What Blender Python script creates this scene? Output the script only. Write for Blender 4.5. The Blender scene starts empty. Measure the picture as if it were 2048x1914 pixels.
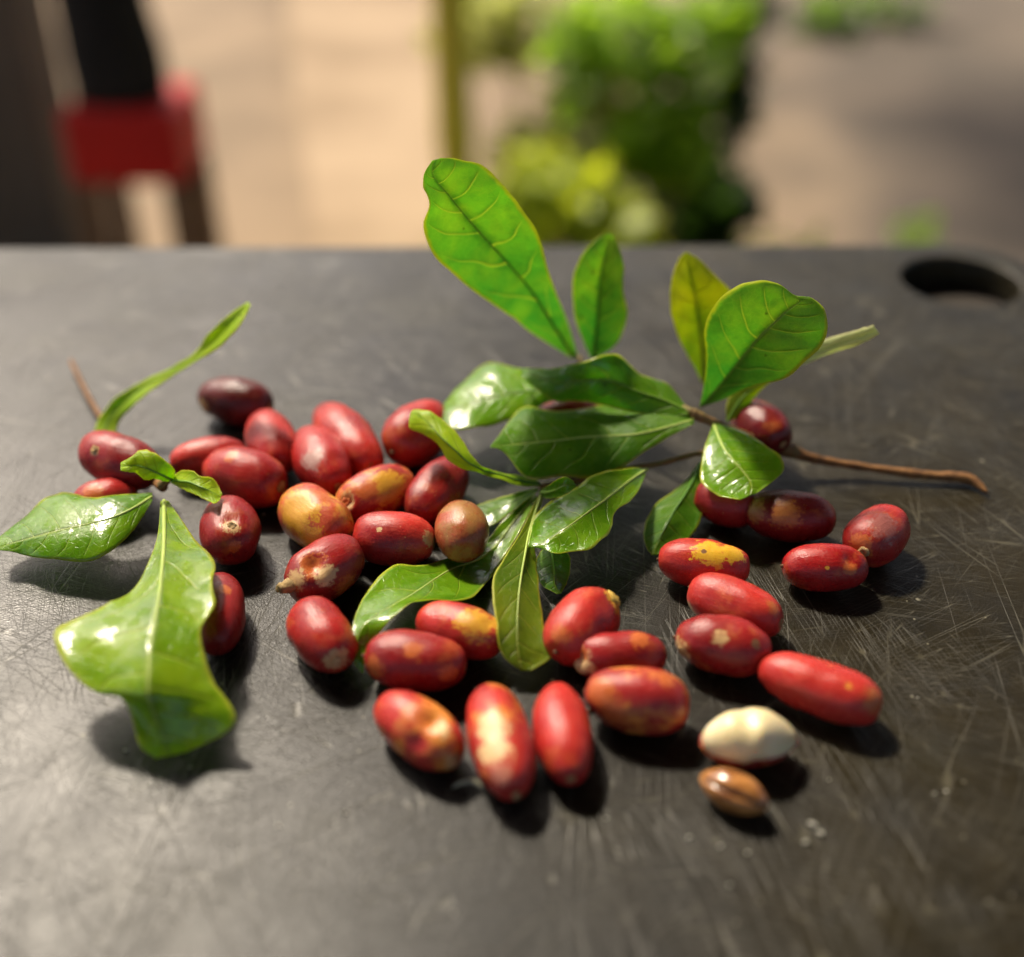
import bpy, bmesh, math, random
from mathutils import Vector, Matrix, noise as mn

# ------------------------------------------------------------------ camera, sky, sun, exposure
scene = bpy.context.scene
col = scene.collection
R = math.radians
CM = 0.01

PITCH = R(34.8)            # camera looks down by this much
CAMH = 20.2                # cm above the board
FPX = 2400.0               # focal length in photograph pixels (photograph 2048 wide)
cam_d = bpy.data.cameras.new('camera')
cam = bpy.data.objects.new('camera', cam_d)
col.objects.link(cam)
cam.location = (0, 0, CAMH * CM)
cam.rotation_euler = (math.pi / 2 - PITCH, 0, 0)
cam_d.sensor_fit = 'HORIZONTAL'
cam_d.sensor_width = 36.0
cam_d.lens = 36.0 * FPX / 2048.0
cam_d.clip_start = 0.005
cam_d.clip_end = 200
cam_d.dof.use_dof = True
cam_d.dof.focus_distance = 0.308
cam_d.dof.aperture_fstop = 4.0
cam_d.dof.aperture_blades = 0
scene.camera = cam

SUN_EL, SUN_AZ = R(51), R(-33)      # azimuth measured from straight behind the board, negative = left
sun_dir = Vector((math.sin(SUN_AZ) * math.cos(SUN_EL), math.cos(SUN_AZ) * math.cos(SUN_EL), math.sin(SUN_EL)))
world = bpy.data.worlds.new('World')
scene.world = world
world.use_nodes = True
wn = world.node_tree.nodes
bg = wn.get('Background') or wn.new('ShaderNodeBackground')
sky = wn.new('ShaderNodeTexSky')
sky.sky_type = 'NISHITA'
sky.sun_disc = False
sky.sun_elevation = SUN_EL
sky.sun_rotation = SUN_AZ
sky.dust_density = 7.0
world.node_tree.links.new(sky.outputs[0], bg.inputs[0])
bg.inputs[1].default_value = 0.15
sd = bpy.data.lights.new('sun', 'SUN')
sun = bpy.data.objects.new('sun', sd)
col.objects.link(sun)
sd.energy = 3.2
sd.angle = R(6)
sd.color = (1.0, 0.89, 0.72)
sun.location = sun_dir * 3
sun.rotation_euler = sun_dir.to_track_quat('Z', 'Y').to_euler()
scene.view_settings.view_transform = 'Standard'
scene.view_settings.look = 'None'
scene.view_settings.gamma = 1
scene.view_settings.use_curve_mapping = False
scene.view_settings.exposure = 0.78

# ------------------------------------------------------------------ helpers
CF = Vector((0, math.cos(PITCH), -math.sin(PITCH)))
CU = Vector((0, math.sin(PITCH), math.cos(PITCH)))
CR = Vector((1, 0, 0))
CL = Vector((0, 0, CAMH))

def ray(px, py):
    return CF + CR * ((px - 1024) / FPX) + CU * ((957 - py) / FPX)

def pos(px, py, h):
    """point in cm: h < 15 is a height above the board, otherwise a distance from the lens"""
    r = ray(px, py)
    if h >= 15:
        return CL + r * h
    return CL + r * ((h - CAMH) / r.z)

def tag(o, label=None, cat=None, group=None, kind=None):
    if label: o['label'] = label
    if cat: o['category'] = cat
    if group: o['group'] = group
    if kind: o['kind'] = kind
    return o

def mesh_obj(name, verts, faces, mat=None, parent=None, loc=None, smooth=True, uvs=None, matrix=None):
    me = bpy.data.meshes.new(name)
    me.from_pydata([tuple(v) for v in verts], [], faces)
    if smooth:
        me.polygons.foreach_set('use_smooth', [True] * len(me.polygons))
    if uvs is not None:
        ul = me.uv_layers.new(name='UVMap')
        for l in me.loops:
            ul.data[l.index].uv = uvs[l.vertex_index]
    me.update()
    o = bpy.data.objects.new(name, me)
    if mat: me.materials.append(mat)
    col.objects.link(o)
    if matrix is not None: o.matrix_world = matrix
    if loc is not None: o.location = loc
    if parent is not None: o.parent = parent
    return o

def empty(name, loc=(0, 0, 0)):
    o = bpy.data.objects.new(name, None)
    o.empty_display_size = 0.01
    o.location = loc
    col.objects.link(o)
    return o

def catmull(pts, n):
    """resample a list of vectors with a Catmull-Rom spline to n points"""
    out = []
    m = len(pts)
    for i in range(n):
        s = i / (n - 1) * (m - 1)
        k = min(int(s), m - 2)
        t = s - k
        p1, p2 = pts[k], pts[k + 1]
        p0 = pts[k - 1] if k > 0 else p1 * 2 - p2
        p3 = pts[k + 2] if k + 2 < m else p2 * 2 - p1
        out.append(((p1 * 2) + (p2 - p0) * t + (p0 * 2 - p1 * 5 + p2 * 4 - p3) * t * t
                    + (p1 * 3 - p0 - p2 * 3 + p3) * t ** 3) * 0.5)
    return out

def tube(pts, rads, seg=10, caps=True):
    verts, faces = [], []
    n = len(pts)
    up = Vector((0.1, 0.2, 1)).normalized()
    for i, p in enumerate(pts):
        d = (pts[min(i + 1, n - 1)] - pts[max(i - 1, 0)]).normalized()
        a = d.cross(up)
        if a.length < 1e-4: a = d.cross(Vector((1, 0, 0)))
        a.normalize()
        b = a.cross(d).normalized()
        for k in range(seg):
            t = 2 * math.pi * k / seg
            verts.append(p + (a * math.cos(t) + b * math.sin(t)) * rads[i])
    for i in range(n - 1):
        for k in range(seg):
            k2 = (k + 1) % seg
            faces.append((i * seg + k, i * seg + k2, (i + 1) * seg + k2, (i + 1) * seg + k))
    if caps:
        faces.append(tuple(range(seg - 1, -1, -1)))
        faces.append(tuple((n - 1) * seg + k for k in range(seg)))
    return verts, faces

def box(x0, x1, y0, y1, z0, z1):
    v = [(x, y, z) for x in (x0, x1) for y in (y0, y1) for z in (z0, z1)]
    f = [(0, 1, 3, 2), (4, 6, 7, 5), (0, 4, 5, 1), (2, 3, 7, 6), (0, 2, 6, 4), (1, 5, 7, 3)]
    return v, f

# ------------------------------------------------------------------ node helper
class NT:
    def __init__(self, name):
        self.m = bpy.data.materials.new(name)
        self.m.use_nodes = True
        self.t = self.m.node_tree
        self.t.nodes.clear()
        self.out = self.t.nodes.new('ShaderNodeOutputMaterial')
    def n(self, typ, **kw):
        nd = self.t.nodes.new(typ)
        for k, v in kw.items(): setattr(nd, k, v)
        return nd
    def put(self, sock, v):
        if v is None: return
        if isinstance(v, bpy.types.NodeSocket): self.t.links.new(v, sock)
        else: sock.default_value = v
    def math(self, op, a, b=None, c=None, clamp=False):
        nd = self.n('ShaderNodeMath', operation=op, use_clamp=clamp)
        self.put(nd.inputs[0], a); self.put(nd.inputs[1], b); self.put(nd.inputs[2], c)
        return nd.outputs[0]
    def vmath(self, op, a, b=None, scale=None):
        nd = self.n('ShaderNodeVectorMath', operation=op)
        self.put(nd.inputs[0], a); self.put(nd.inputs[1], b)
        if scale is not None: nd.inputs['Scale'].default_value = scale
        return nd.outputs['Value'] if op in ('LENGTH', 'DISTANCE', 'DOT_PRODUCT') else nd.outputs[0]
    def noise(self, vec, scale, detail=2, rough=0.5, dist=0.0, color=False):
        nd = self.n('ShaderNodeTexNoise')
        self.put(nd.inputs['Vector'], vec)
        nd.inputs['Scale'].default_value = scale
        nd.inputs['Detail'].default_value = detail
        nd.inputs['Roughness'].default_value = rough
        nd.inputs['Distortion'].default_value = dist
        return nd.outputs['Color' if color else 'Fac']
    def voro(self, vec, scale, feature='F1', out='Distance', rand=1.0):
        nd = self.n('ShaderNodeTexVoronoi', feature=feature)
        self.put(nd.inputs['Vector'], vec)
        nd.inputs['Scale'].default_value = scale
        nd.inputs['Randomness'].default_value = rand
        return nd.outputs[out]
    def mapr(self, v, a, b, c=0.0, d=1.0, smooth=True):
        nd = self.n('ShaderNodeMapRange', clamp=True)
        if smooth: nd.interpolation_type = 'SMOOTHSTEP'
        self.put(nd.inputs['Value'], v)
        for k, x in zip(('From Min', 'From Max', 'To Min', 'To Max'), (a, b, c, d)):
            self.put(nd.inputs[k], x)
        return nd.outputs[0]
    def mix(self, f, a, b):
        nd = self.n('ShaderNodeMix', data_type='RGBA')
        self.put(nd.inputs[0], f); 
        self.put(nd.inputs[6], a if isinstance(a, bpy.types.NodeSocket) else (*a[:3], 1))
        self.put(nd.inputs[7], b if isinstance(b, bpy.types.NodeSocket) else (*b[:3], 1))
        return nd.outputs[2]
    def bump(self, h, strength, dist, normal=None):
        nd = self.n('ShaderNodeBump')
        nd.inputs['Strength'].default_value = strength
        nd.inputs['Distance'].default_value = dist
        self.put(nd.inputs['Height'], h)
        if normal is not None: self.put(nd.inputs['Normal'], normal)
        return nd.outputs[0]
    def bsdf(self, color, rough, normal=None, spec=0.5, sss=0, sssr=None, coat=0, coatr=0.1, metallic=0, coatn=None):
        nd = self.n('ShaderNodeBsdfPrincipled')
        self.put(nd.inputs['Base Color'], color if isinstance(color, bpy.types.NodeSocket) else (*color[:3], 1))
        self.put(nd.inputs['Roughness'], rough)
        if normal is not None: self.put(nd.inputs['Normal'], normal)
        self.put(nd.inputs['Specular IOR Level'], spec)
        self.put(nd.inputs['Metallic'], metallic)
        if sss:
            nd.inputs['Subsurface Weight'].default_value = sss
            nd.inputs['Subsurface Radius'].default_value = sssr
            nd.inputs['Subsurface Scale'].default_value = 1.0
        if not isinstance(coat, (int, float)) or coat:
            self.put(nd.inputs['Coat Weight'], coat)
            self.put(nd.inputs['Coat Roughness'], coatr)
            if coatn is not None: self.put(nd.inputs['Coat Normal'], coatn)
        return nd.outputs[0]
    def done(self, sh):
        self.t.links.new(sh, self.out.inputs[0])
        return self.m
    def obj_cm(self, seed=0.0):
        tc = self.n('ShaderNodeTexCoord')
        v = self.vmath('SCALE', tc.outputs['Object'], scale=100.0)
        return v, (self.vmath('ADD', v, (seed * 3.17, seed * 1.91 + 5, seed * 2.33)) if seed else v)

# ------------------------------------------------------------------ materials
def simple_mat(name, c1, c2, scale, rough=0.7, bump=0.2, bscale=None, bd=0.01, spec=0.3):
    N = NT(name)
    tc = N.n('ShaderNodeTexCoord').outputs['Object']
    f = N.noise(tc, scale, 4, 0.6)
    c = N.mix(N.mapr(f, 0.3, 0.7), c1, c2)
    nb = N.bump(N.noise(tc, bscale or scale * 4, 4, 0.6), bump, bd)
    return N.done(N.bsdf(c, rough, nb, spec))

def board_mat():
    N = NT('board_plastic')
    cm, _ = N.obj_cm()
    big = N.noise(cm, 0.09, 3, 0.55)
    mid = N.noise(cm, 0.6, 4, 0.6)
    fine = N.noise(cm, 9, 3, 0.6)
    base = N.mix(N.mapr(big, 0.35, 0.65), (0.0035, 0.0034, 0.0028), (0.006, 0.0058, 0.0048))
    base = N.mix(N.mapr(mid, 0.3, 0.75, 0, 0.5), base, (0.009, 0.0087, 0.007))
    # knife scratches: long thin contour lines at many angles
    lines = None
    specs = [(12, 0.10, 3.2, 0.010, 1), (38, 0.09, 2.6, 0.009, 2), (64, 0.12, 3.6, 0.010, 3), (95, 0.08, 2.4, 0.008, 4),
             (118, 0.10, 3.0, 0.009, 5), (150, 0.12, 3.8, 0.010, 6), (78, 0.22, 7.5, 0.014, 7), (24, 0.25, 8.5, 0.014, 8),
             (133, 0.24, 8.0, 0.013, 9), (172, 0.2, 7.0, 0.012, 10),
             (-52, 0.020, 0.75, 0.0035, 11), (101, 0.022, 0.8, 0.0035, 12), (60, 0.018, 0.7, 0.003, 13)]
    for ang, sx, sy, w, seed in specs:
        mp = N.n('ShaderNodeMapping')
        N.put(mp.inputs['Vector'], cm)
        mp.inputs['Rotation'].default_value = (0, 0, R(ang))
        mp.inputs['Location'].default_value = (seed * 7.3, seed * 3.1, 0)
        mp2 = N.n('ShaderNodeMapping')
        N.put(mp2.inputs['Vector'], mp.outputs[0])
        mp2.inputs['Scale'].default_value = (sx, sy, 1)
        nz = N.noise(mp2.outputs[0], 1.0, 0, 0.5)
        ln = N.mapr(N.math('ABSOLUTE', N.math('SUBTRACT', nz, 0.5)), 0.0, w, 1, 0)
        msk = N.mapr(N.noise(N.vmath('ADD', mp.outputs[0], (seed * 11.0, 4, 2)), 0.28, 3, 0.6), 0.47, 0.62)
        ln = N.math('MULTIPLY', ln, msk)
        lines = ln if lines is None else N.math('MAXIMUM', lines, ln)
    # pale specks and dents
    vor = N.voro(cm, 2.2)
    vc = N.voro(cm, 2.2, out='Color')
    sep = N.n('ShaderNodeSeparateColor'); N.put(sep.inputs[0], vc)
    speck = N.math('MULTIPLY', N.mapr(vor, 0.04, 0.10, 1, 0), N.mapr(sep.outputs[0], 0.72, 0.78))
    vor2 = N.voro(cm, 0.75); sep2 = N.n('ShaderNodeSeparateColor'); N.put(sep2.inputs[0], N.voro(cm, 0.75, out='Color'))
    speck = N.math('MAXIMUM', speck, N.math('MULTIPLY', N.mapr(N.math('ADD', vor2, N.math('MULTIPLY', N.math('SUBTRACT', fine, .5), .05)), 0.03, 0.06, 1, 0), N.mapr(sep2.outputs[0], 0.55, 0.6)))
    speck = N.math('MULTIPLY', speck, 1.6)
    scr = N.math('MAXIMUM', N.math('MULTIPLY', lines, 0.5), speck)
    colr = N.mix(N.math('MULTIPLY', scr, 0.6), base, (0.22, 0.21, 0.17))
    # dried green-brown stain film
    st = N.mapr(N.noise(cm, 0.17, 4, 0.6), 0.5, 0.72, 0, 0.55)
    bx_ = N.n('ShaderNodeSeparateXYZ'); N.put(bx_.inputs[0], cm)
    film = N.mapr(N.math('ADD', bx_.outputs[0], N.math('MULTIPLY', N.math('SUBTRACT', big, .5), 14.0)), -1.0, 9.0)
    film = N.math('MULTIPLY', film, N.mapr(N.noise(cm, .5, 4, .65), .25, .7, .35, 1.0))
    colr = N.mix(st, colr, (0.016, 0.014, 0.004))
    colr = N.mix(N.math('MULTIPLY', film, .75), colr, N.mix(N.math('MULTIPLY', scr, .7), (0.018, 0.0125, 0.002), (0.18, 0.16, 0.10)))
    grain = N.voro(cm, 22, out='Distance')
    h = N.math('ADD', N.math('MULTIPLY', grain, 0.5), N.math('MULTIPLY', fine, 0.6))
    h = N.math('SUBTRACT', h, N.math('MULTIPLY', lines, 1.2))
    nb = N.bump(h, 0.28, 0.0003)
    wet = N.mapr(N.noise(cm, 0.35, 4, 0.6), 0.5, 0.66)
    rough = N.math('SUBTRACT', N.mapr(mid, 0.2, 0.8, 0.37, 0.43), N.math("MULTIPLY", wet, 0.08))
    return N.done(N.bsdf(colr, rough, nb, 0.30))

def leaf_mat(name, dark, light, vein, margin, trans, seed=0, wet=0.0, nveins=7, tf=0.5, blemish=0.6):
    N = NT(name)
    uv = N.n('ShaderNodeUVMap').outputs[0]
    sp = N.n('ShaderNodeSeparateXYZ'); N.put(sp.inputs[0], uv)
    cm, cms = N.obj_cm(seed + 1.3)
    wob = N.math('MULTIPLY', N.math('SUBTRACT', N.noise(cms, 0.8, 1), 0.5), 0.07)
    u = N.math('ADD', sp.outputs[0], wob)
    sv = N.math('SUBTRACT', N.math('MULTIPLY', sp.outputs[1], 2), 1)
    a = N.math('ABSOLUTE', sv)
    side = N.math('MULTIPLY', N.math('GREATER_THAN', sv, 0.0), 0.43)
    q = N.math('ADD', N.math('SUBTRACT', N.math('MULTIPLY', u, nveins), N.math('MULTIPLY', N.math('POWER', a, 1.35), 1.15)), side)
    fr = N.math('ABSOLUTE', N.math('SUBTRACT', N.math('FRACT', q), 0.5))
    lat = N.mapr(fr, 0.008, 0.045, 1, 0)
    halo = N.mapr(fr, 0.0, 0.20, 1, 0)
    fade = N.mapr(a, 0.62, 0.93, 1, 0)
    lat = N.math('MULTIPLY', lat, fade)
    midr = N.mapr(a, 0.015, 0.05, 1, 0)
    midhalo = N.mapr(a, 0.0, 0.28, 1, 0)
    net = N.mapr(N.voro(cms, 5.5, 'DISTANCE_TO_EDGE'), 0.0, 0.06, 1, 0)
    n1 = N.noise(cms, 0.9, 4, 0.6)
    n2 = N.noise(cms, 4.5, 4, 0.6)
    c = N.mix(N.mapr(n1, 0.3, 0.7), dark, light)
    c = N.mix(N.mapr(n2, 0.45, 0.75, 0, 0.35), c, light)
    c = N.mix(N.math('MULTIPLY', net, 0.16), c, vein)
    c = N.mix(N.math('MULTIPLY', lat, 0.4), c, vein)
    c = N.mix(N.math('MULTIPLY', midr, 0.85), c, vein)
    edge = N.mapr(N.math('ADD', a, N.math('MULTIPLY', N.math('SUBTRACT', n2, 0.5), 0.1)), 0.9, 0.985)
    c = N.mix(edge, c, margin)  # yellow-green margin, also carries the bright rim highlight as colour
    # small brown blemishes
    bl = N.math('MULTIPLY', N.mapr(N.math('ADD', N.voro(cms, 1.1), N.math('MULTIPLY', N.math('SUBTRACT', n2, .5), .12)), 0.03, 0.08, 1, 0), blemish)
    c = N.mix(bl, c, (0.03, 0.025, 0.005))
    t = N.mix(N.math('MULTIPLY', N.math('MULTIPLY', midhalo, midhalo), 0.75), trans, (trans[0] * .12, trans[1] * .35, trans[2] * .3))
    t = N.mix(N.math('MULTIPLY', N.math('MULTIPLY', halo, fade), 0.35), t, (trans[0] * .25, trans[1] * .5, trans[2] * .5))
    t = N.mix(N.mapr(sp.outputs[0], 0.15, 0.6, 0.75, 0), t, (trans[0] * .35, trans[1] * .72, trans[2] * 1.2))
    t = N.mix(N.mapr(N.noise(cms, 2.4, 5, .65), .40, .72, 0, .45), t, (trans[0] * .45, trans[1] * .58, trans[2] * .8))
    t = N.mix(N.math('MULTIPLY', net, .22), t, (min(1, trans[0] * 1.6 + .1), min(1, trans[1] * 1.1), trans[2]))
    t = N.mix(N.mapr(n1, 0.35, 0.75, 0, 0.45), t, (min(1, trans[0] * 1.7 + .06), min(1, trans[1] * 1.15), trans[2]))
    t = N.mix(N.math('MULTIPLY', lat, 0.8), t, (min(1, trans[0] * 1.8 + .1), min(1, trans[1] * 1.2), trans[2] * 1.4))
    t = N.mix(edge, t, (0.75, 0.8, 0.06))
    t = N.mix(bl, t, (0.03, 0.02, 0.0))
    h = N.math('ADD', N.math('MULTIPLY', N.math('MAXIMUM', lat, midr), -0.9), N.math('MULTIPLY', N.noise(cms, 2.2, 3), 1.3))
    h = N.math('ADD', h, N.math('MULTIPLY', net, -0.15))
    h = N.math('SUBTRACT', h, N.math('MULTIPLY', N.math('MULTIPLY', halo, fade), 0.3))
    nb = N.bump(h, 0.45, 0.0006)
    rough = N.mapr(n2, 0.3, 0.7, 0.34, 0.48)
    coat = 0.0
    cn = None
    if wet:
        cn = N.bump(N.math('ADD', N.noise(cms, 1.5, 5, 0.6), N.math('MULTIPLY', halo, -0.04)), 0.45, 0.0011)
        film = N.mapr(N.noise(cms, 1.6, 5, 0.62), 0.56 - wet * 0.16, 0.60 - wet * 0.14)
        rough = N.math('SUBTRACT', rough, N.math('MULTIPLY', film, 0.2))
        coat = N.math('MULTIPLY', film, 1.0)
    sh = N.bsdf(c, rough, nb, 0.28, coat=coat, coatr=0.14, coatn=cn)
    tr = N.n('ShaderNodeBsdfTranslucent')
    N.put(tr.inputs[0], t); N.put(tr.inputs[1], nb)
    mx = N.n('ShaderNodeMixShader')
    mx.inputs[0].default_value = tf
    N.put(mx.inputs[1], sh); N.put(mx.inputs[2], tr.outputs[0])
    return N.done(mx.outputs[0])

def berry_mat(name, seed, red=(0.42, 0.020, 0.016), dark=(0.25, 0.008, 0.010), spots=(), mott=0.10, mottc=(0.62, 0.22, 0.04),
              rough=0.31, speck=0.8, bloom=0.18):
    """spots: (local point in cm, radius, colour, softness)"""
    N = NT(name)
    cm, v = N.obj_cm(seed)
    n1 = N.noise(v, 0.9, 3, 0.55)
    n2 = N.noise(v, 3.6, 5, 0.65)
    st = N.n('ShaderNodeMapping'); N.put(st.inputs['Vector'], v); st.inputs['Scale'].default_value = (1.2, 7, 7)
    n3 = N.noise(st.outputs[0], 2.0, 4, 0.65)
    n4 = N.noise(v, 11, 4, 0.7)
    c = N.mix(N.mapr(n1, 0.3, 0.68), red, dark)
    c = N.mix(N.mapr(n4, 0.5, 0.75, 0, 0.30), c, (min(1, red[0] * 1.25), red[1] * 3 + .02, red[2] * 2.5 + .01))
    c = N.mix(N.mapr(n4, 0.30, 0.48, 0.30, 0), c, (dark[0] * .5, dark[1] * .5, dark[2] * .6))
    c = N.mix(N.mapr(n2, 0.42, 0.75, 0, 0.35), c, (min(1, red[0] * 1.3), red[1] * 2.2 + .01, red[2] * 1.6))
    c = N.mix(N.mapr(n3, 0.52, 0.75, 0, bloom), c, (0.52, 0.11, 0.09))
    m = N.mapr(N.math('ADD', N.noise(v, 1.1, 4, 0.6), N.math('MULTIPLY', n2, 0.25)), 0.70 - mott * 0.25, 0.86 - mott * 0.2)
    c = N.mix(N.math('MULTIPLY', m, min(1, mott * 2.4)), c, mottc)
    for (p, r, sc, soft) in spots:
        d = N.vmath('DISTANCE', cm, tuple(p))
        d = N.math('ADD', d, N.math('MULTIPLY', N.math('SUBTRACT', n2, 0.5), r * 1.9))
        d = N.math('ADD', d, N.math('MULTIPLY', N.math('SUBTRACT', n3, 0.5), r * 1.3))
        d = N.math('ADD', d, N.math('MULTIPLY', N.math('SUBTRACT', n4, 0.5), r * 1.6))
        c = N.mix(N.mapr(d, r * (1 - soft * 0.5), r * (1 + soft * 0.22), 1, 0.0 if r > 0.2 else 0.0), c, N.mix(N.mapr(n4, 0.35, 0.7, 0, 0.45), sc, (sc[0] * .8, sc[1] * .55, sc[2] * .6)))
    vs = N.voro(v, 6.5)
    vcol = N.n('ShaderNodeSeparateColor'); N.put(vcol.inputs[0], N.voro(v, 6.5, out='Color'))
    dots = N.math('MULTIPLY', N.mapr(vs, 0.05, 0.12, 1, 0), N.mapr(vcol.outputs[0], 0.78, 0.82))
    c = N.mix(N.math('MULTIPLY', dots, speck), c, (0.60, 0.36, 0.14))
    dk = N.math('MULTIPLY', N.mapr(vs, 0.04, 0.09, 1, 0), N.mapr(vcol.outputs[1], 0.88, 0.9))
    c = N.mix(N.math('MULTIPLY', dk, 0.7), c, (0.06, 0.02, 0.01))
    h = N.math('ADD', N.math('MULTIPLY', n3, 0.7), N.math('MULTIPLY', N.noise(v, 26, 3, 0.65), 0.6))
    nb = N.bump(h, 0.30, 0.0006)
    rg = N.mapr(n2, 0.3, 0.7, rough - 0.07, rough + 0.08)
    return N.done(N.bsdf(c, rg, nb, 0.36))

def bark_mat(name, c1, c2):
    N = NT(name)
    cm, v = N.obj_cm(2)
    c = N.mix(N.mapr(N.noise(v, 3, 5, 0.65), 0.35, 0.65), c1, c2)
    c = N.mix(N.mapr(N.noise(v, 12, 3, 0.6), 0.55, 0.7), c, (c1[0] * .35, c1[1] * .35, c1[2] * .35))
    nb = N.bump(N.noise(v, 8, 5, 0.7), 0.7, 0.0006)
    return N.done(N.bsdf(c, 0.6, nb, 0.3))

# ------------------------------------------------------------------ the place: ground, table, board
NG = NT('sandy_ground')
gtc = NG.n('ShaderNodeTexCoord').outputs['Object']
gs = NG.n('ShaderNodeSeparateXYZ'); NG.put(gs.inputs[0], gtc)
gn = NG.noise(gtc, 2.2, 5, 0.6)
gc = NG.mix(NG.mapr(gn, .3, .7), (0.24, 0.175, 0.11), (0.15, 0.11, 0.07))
gz = NG.mapr(NG.math('ADD', gs.outputs[0], NG.math('MULTIPLY', NG.math('SUBTRACT', gn, .5), .8)), 0.30, 0.95)  # greyer earth towards the right, the shade there mixed into the colour
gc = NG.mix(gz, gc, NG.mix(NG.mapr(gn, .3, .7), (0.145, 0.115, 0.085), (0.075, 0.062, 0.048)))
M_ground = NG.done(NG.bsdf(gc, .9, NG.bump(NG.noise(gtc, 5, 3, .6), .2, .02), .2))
ng = 40
gv, gf = [], []
for i in range(ng + 1):
    for j in range(ng + 1):
        x, y = -30 + 60 * i / ng, -20 + 70 * j / ng
        gv.append((x, y, -0.75 + 0.03 * mn.noise(Vector((x * .6, y * .6, 0)))))
for i in range(ng):
    for j in range(ng):
        a = i * (ng + 1) + j
        gf.append((a, a + ng + 1, a + ng + 2, a + 1))
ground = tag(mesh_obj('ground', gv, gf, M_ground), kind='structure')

# chopping board: rounded slab with a hanging hole in one corner
def make_board():
    X0, X1, Y0, Y1, T = -0.33, 0.211, 0.03, 0.458, 0.013
    rc = 0.032
    outer = []
    for cx, cy, a0 in ((X1 - rc, Y1 - rc, 0), (X0 + rc, Y1 - rc, 90), (X0 + rc, Y0 + rc, 180), (X1 - rc, Y0 + rc, 270)):
        for k in range(13):
            t = R(a0 + 90 * k / 12)
            outer.append((cx + rc * math.cos(t), cy + rc * math.sin(t)))
    hole = []
    hx, hy = 0.1775, 0.4235
    for k in range(40):
        t = 2 * math.pi * k / 40
        hole.append((hx + 0.0225 * math.cos(t), hy + 0.022 * math.sin(t)))
    bm = bmesh.new()
    es = []
    for loop in (outer, hole):
        vs = [bm.verts.new((x, y, 0)) for x, y in loop]
        for i in range(len(vs)):
            es.append(bm.edges.new((vs[i], vs[(i + 1) % len(vs)])))
    bmesh.ops.triangle_fill(bm, use_beauty=True, edges=es)
    ret = bmesh.ops.extrude_face_region(bm, geom=bm.faces[:])
    for g in ret['geom']:
        if isinstance(g, bmesh.types.BMVert): g.co.z -= T
    bmesh.ops.recalc_face_normals(bm, faces=bm.faces[:])
    rim = [e for e in bm.edges if len(e.link_faces) == 2 and e.calc_face_angle(0) > 1.0]
    bmesh.ops.bevel(bm, geom=rim, offset=0.0018, segments=3, affect='EDGES', profile=0.6)
    me = bpy.data.meshes.new('cutting_board')
    bm.to_mesh(me); bm.free()
    for p in me.polygons: p.use_smooth = abs(p.normal.z) < 0.99
    o = bpy.data.objects.new('cutting_board', me)
    me.materials.append(board_mat())
    col.objects.link(o)
    o.rotation_euler = (0, 0, R(0.5))
    return tag(o, 'dark scratched plastic cutting board with a hanging hole in one corner', 'cutting board')
board = make_board()

M_wood = simple_mat('dark_table_wood', (0.035, 0.03, 0.026), (0.055, 0.046, 0.038), 6, 0.6, 0.3, 30, 0.002)
table = tag(empty('table', (-0.06, 0.24, -0.74)), 'small dark wooden table under the cutting board', 'table')
def tpart(name, b):
    v, f = b
    return mesh_obj(name, [(x, y, z + 0.74) for x, y, z in v], f, M_wood, table, smooth=False)
tpart('table_top', box(-0.25, 0.264, -0.19, 0.212, -0.045, -0.0135))
for sx in (-0.22, 0.21):
    for sy in (-0.16, 0.16):
        tpart('leg', box(sx - 0.02, sx + 0.02, sy - 0.02, sy + 0.02, -0.745, -0.0455))

# ------------------------------------------------------------------ leaves
LM = {}
LM['fresh'] = leaf_mat('leaf_fresh', (0.09, 0.22, 0.015), (0.17, 0.31, 0.02), (0.30, 0.46, 0.07), (0.44, 0.50, 0.05), (0.44, 0.84, 0.13), 1, nveins=8)
LM['fresh2'] = leaf_mat('leaf_fresh_round', (0.08, 0.20, 0.014), (0.16, 0.29, 0.02), (0.30, 0.46, 0.07), (0.44, 0.50, 0.05), (0.42, 0.78, 0.12), 2, nveins=8)
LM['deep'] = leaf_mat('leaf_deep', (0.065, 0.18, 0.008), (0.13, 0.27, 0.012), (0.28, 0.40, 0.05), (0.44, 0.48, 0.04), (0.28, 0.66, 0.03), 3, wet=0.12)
LM['deepwet'] = leaf_mat('leaf_deep_wet', (0.075, 0.21, 0.008), (0.15, 0.31, 0.012), (0.28, 0.42, 0.05), (0.44, 0.50, 0.04), (0.32, 0.74, 0.03), 4, wet=0.55)
LM['wet'] = leaf_mat('leaf_wet', (0.12, 0.28, 0.008), (0.22, 0.39, 0.014), (0.38, 0.50, 0.06), (0.50, 0.56, 0.05), (0.46, 0.86, 0.03), 5, wet=1.0)
LM['yellow'] = leaf_mat('leaf_yellowing', (0.26, 0.30, 0.012), (0.38, 0.38, 0.015), (0.30, 0.18, 0.02), (0.6, 0.54, 0.03), (0.74, 0.84, 0.05), 6, nveins=7)
LM['olive'] = leaf_mat('leaf_olive', (0.10, 0.18, 0.010), (0.19, 0.26, 0.014), (0.34, 0.38, 0.06), (0.54, 0.54, 0.05), (0.54, 0.70, 0.03), 7)
LM['lime'] = leaf_mat('leaf_young_lime', (0.28, 0.44, 0.012), (0.40, 0.54, 0.02), (0.18, 0.36, 0.02), (0.62, 0.62, 0.04), (0.72, 0.95, 0.03), 8, nveins=6)
LM['pale'] = leaf_mat('leaf_pale_underside', (0.55, 0.60, 0.28), (0.66, 0.68, 0.38), (0.6, 0.6, 0.34), (0.50, 0.44, 0.28), (0.9, 0.95, 0.45), 9, tf=0.5)
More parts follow.
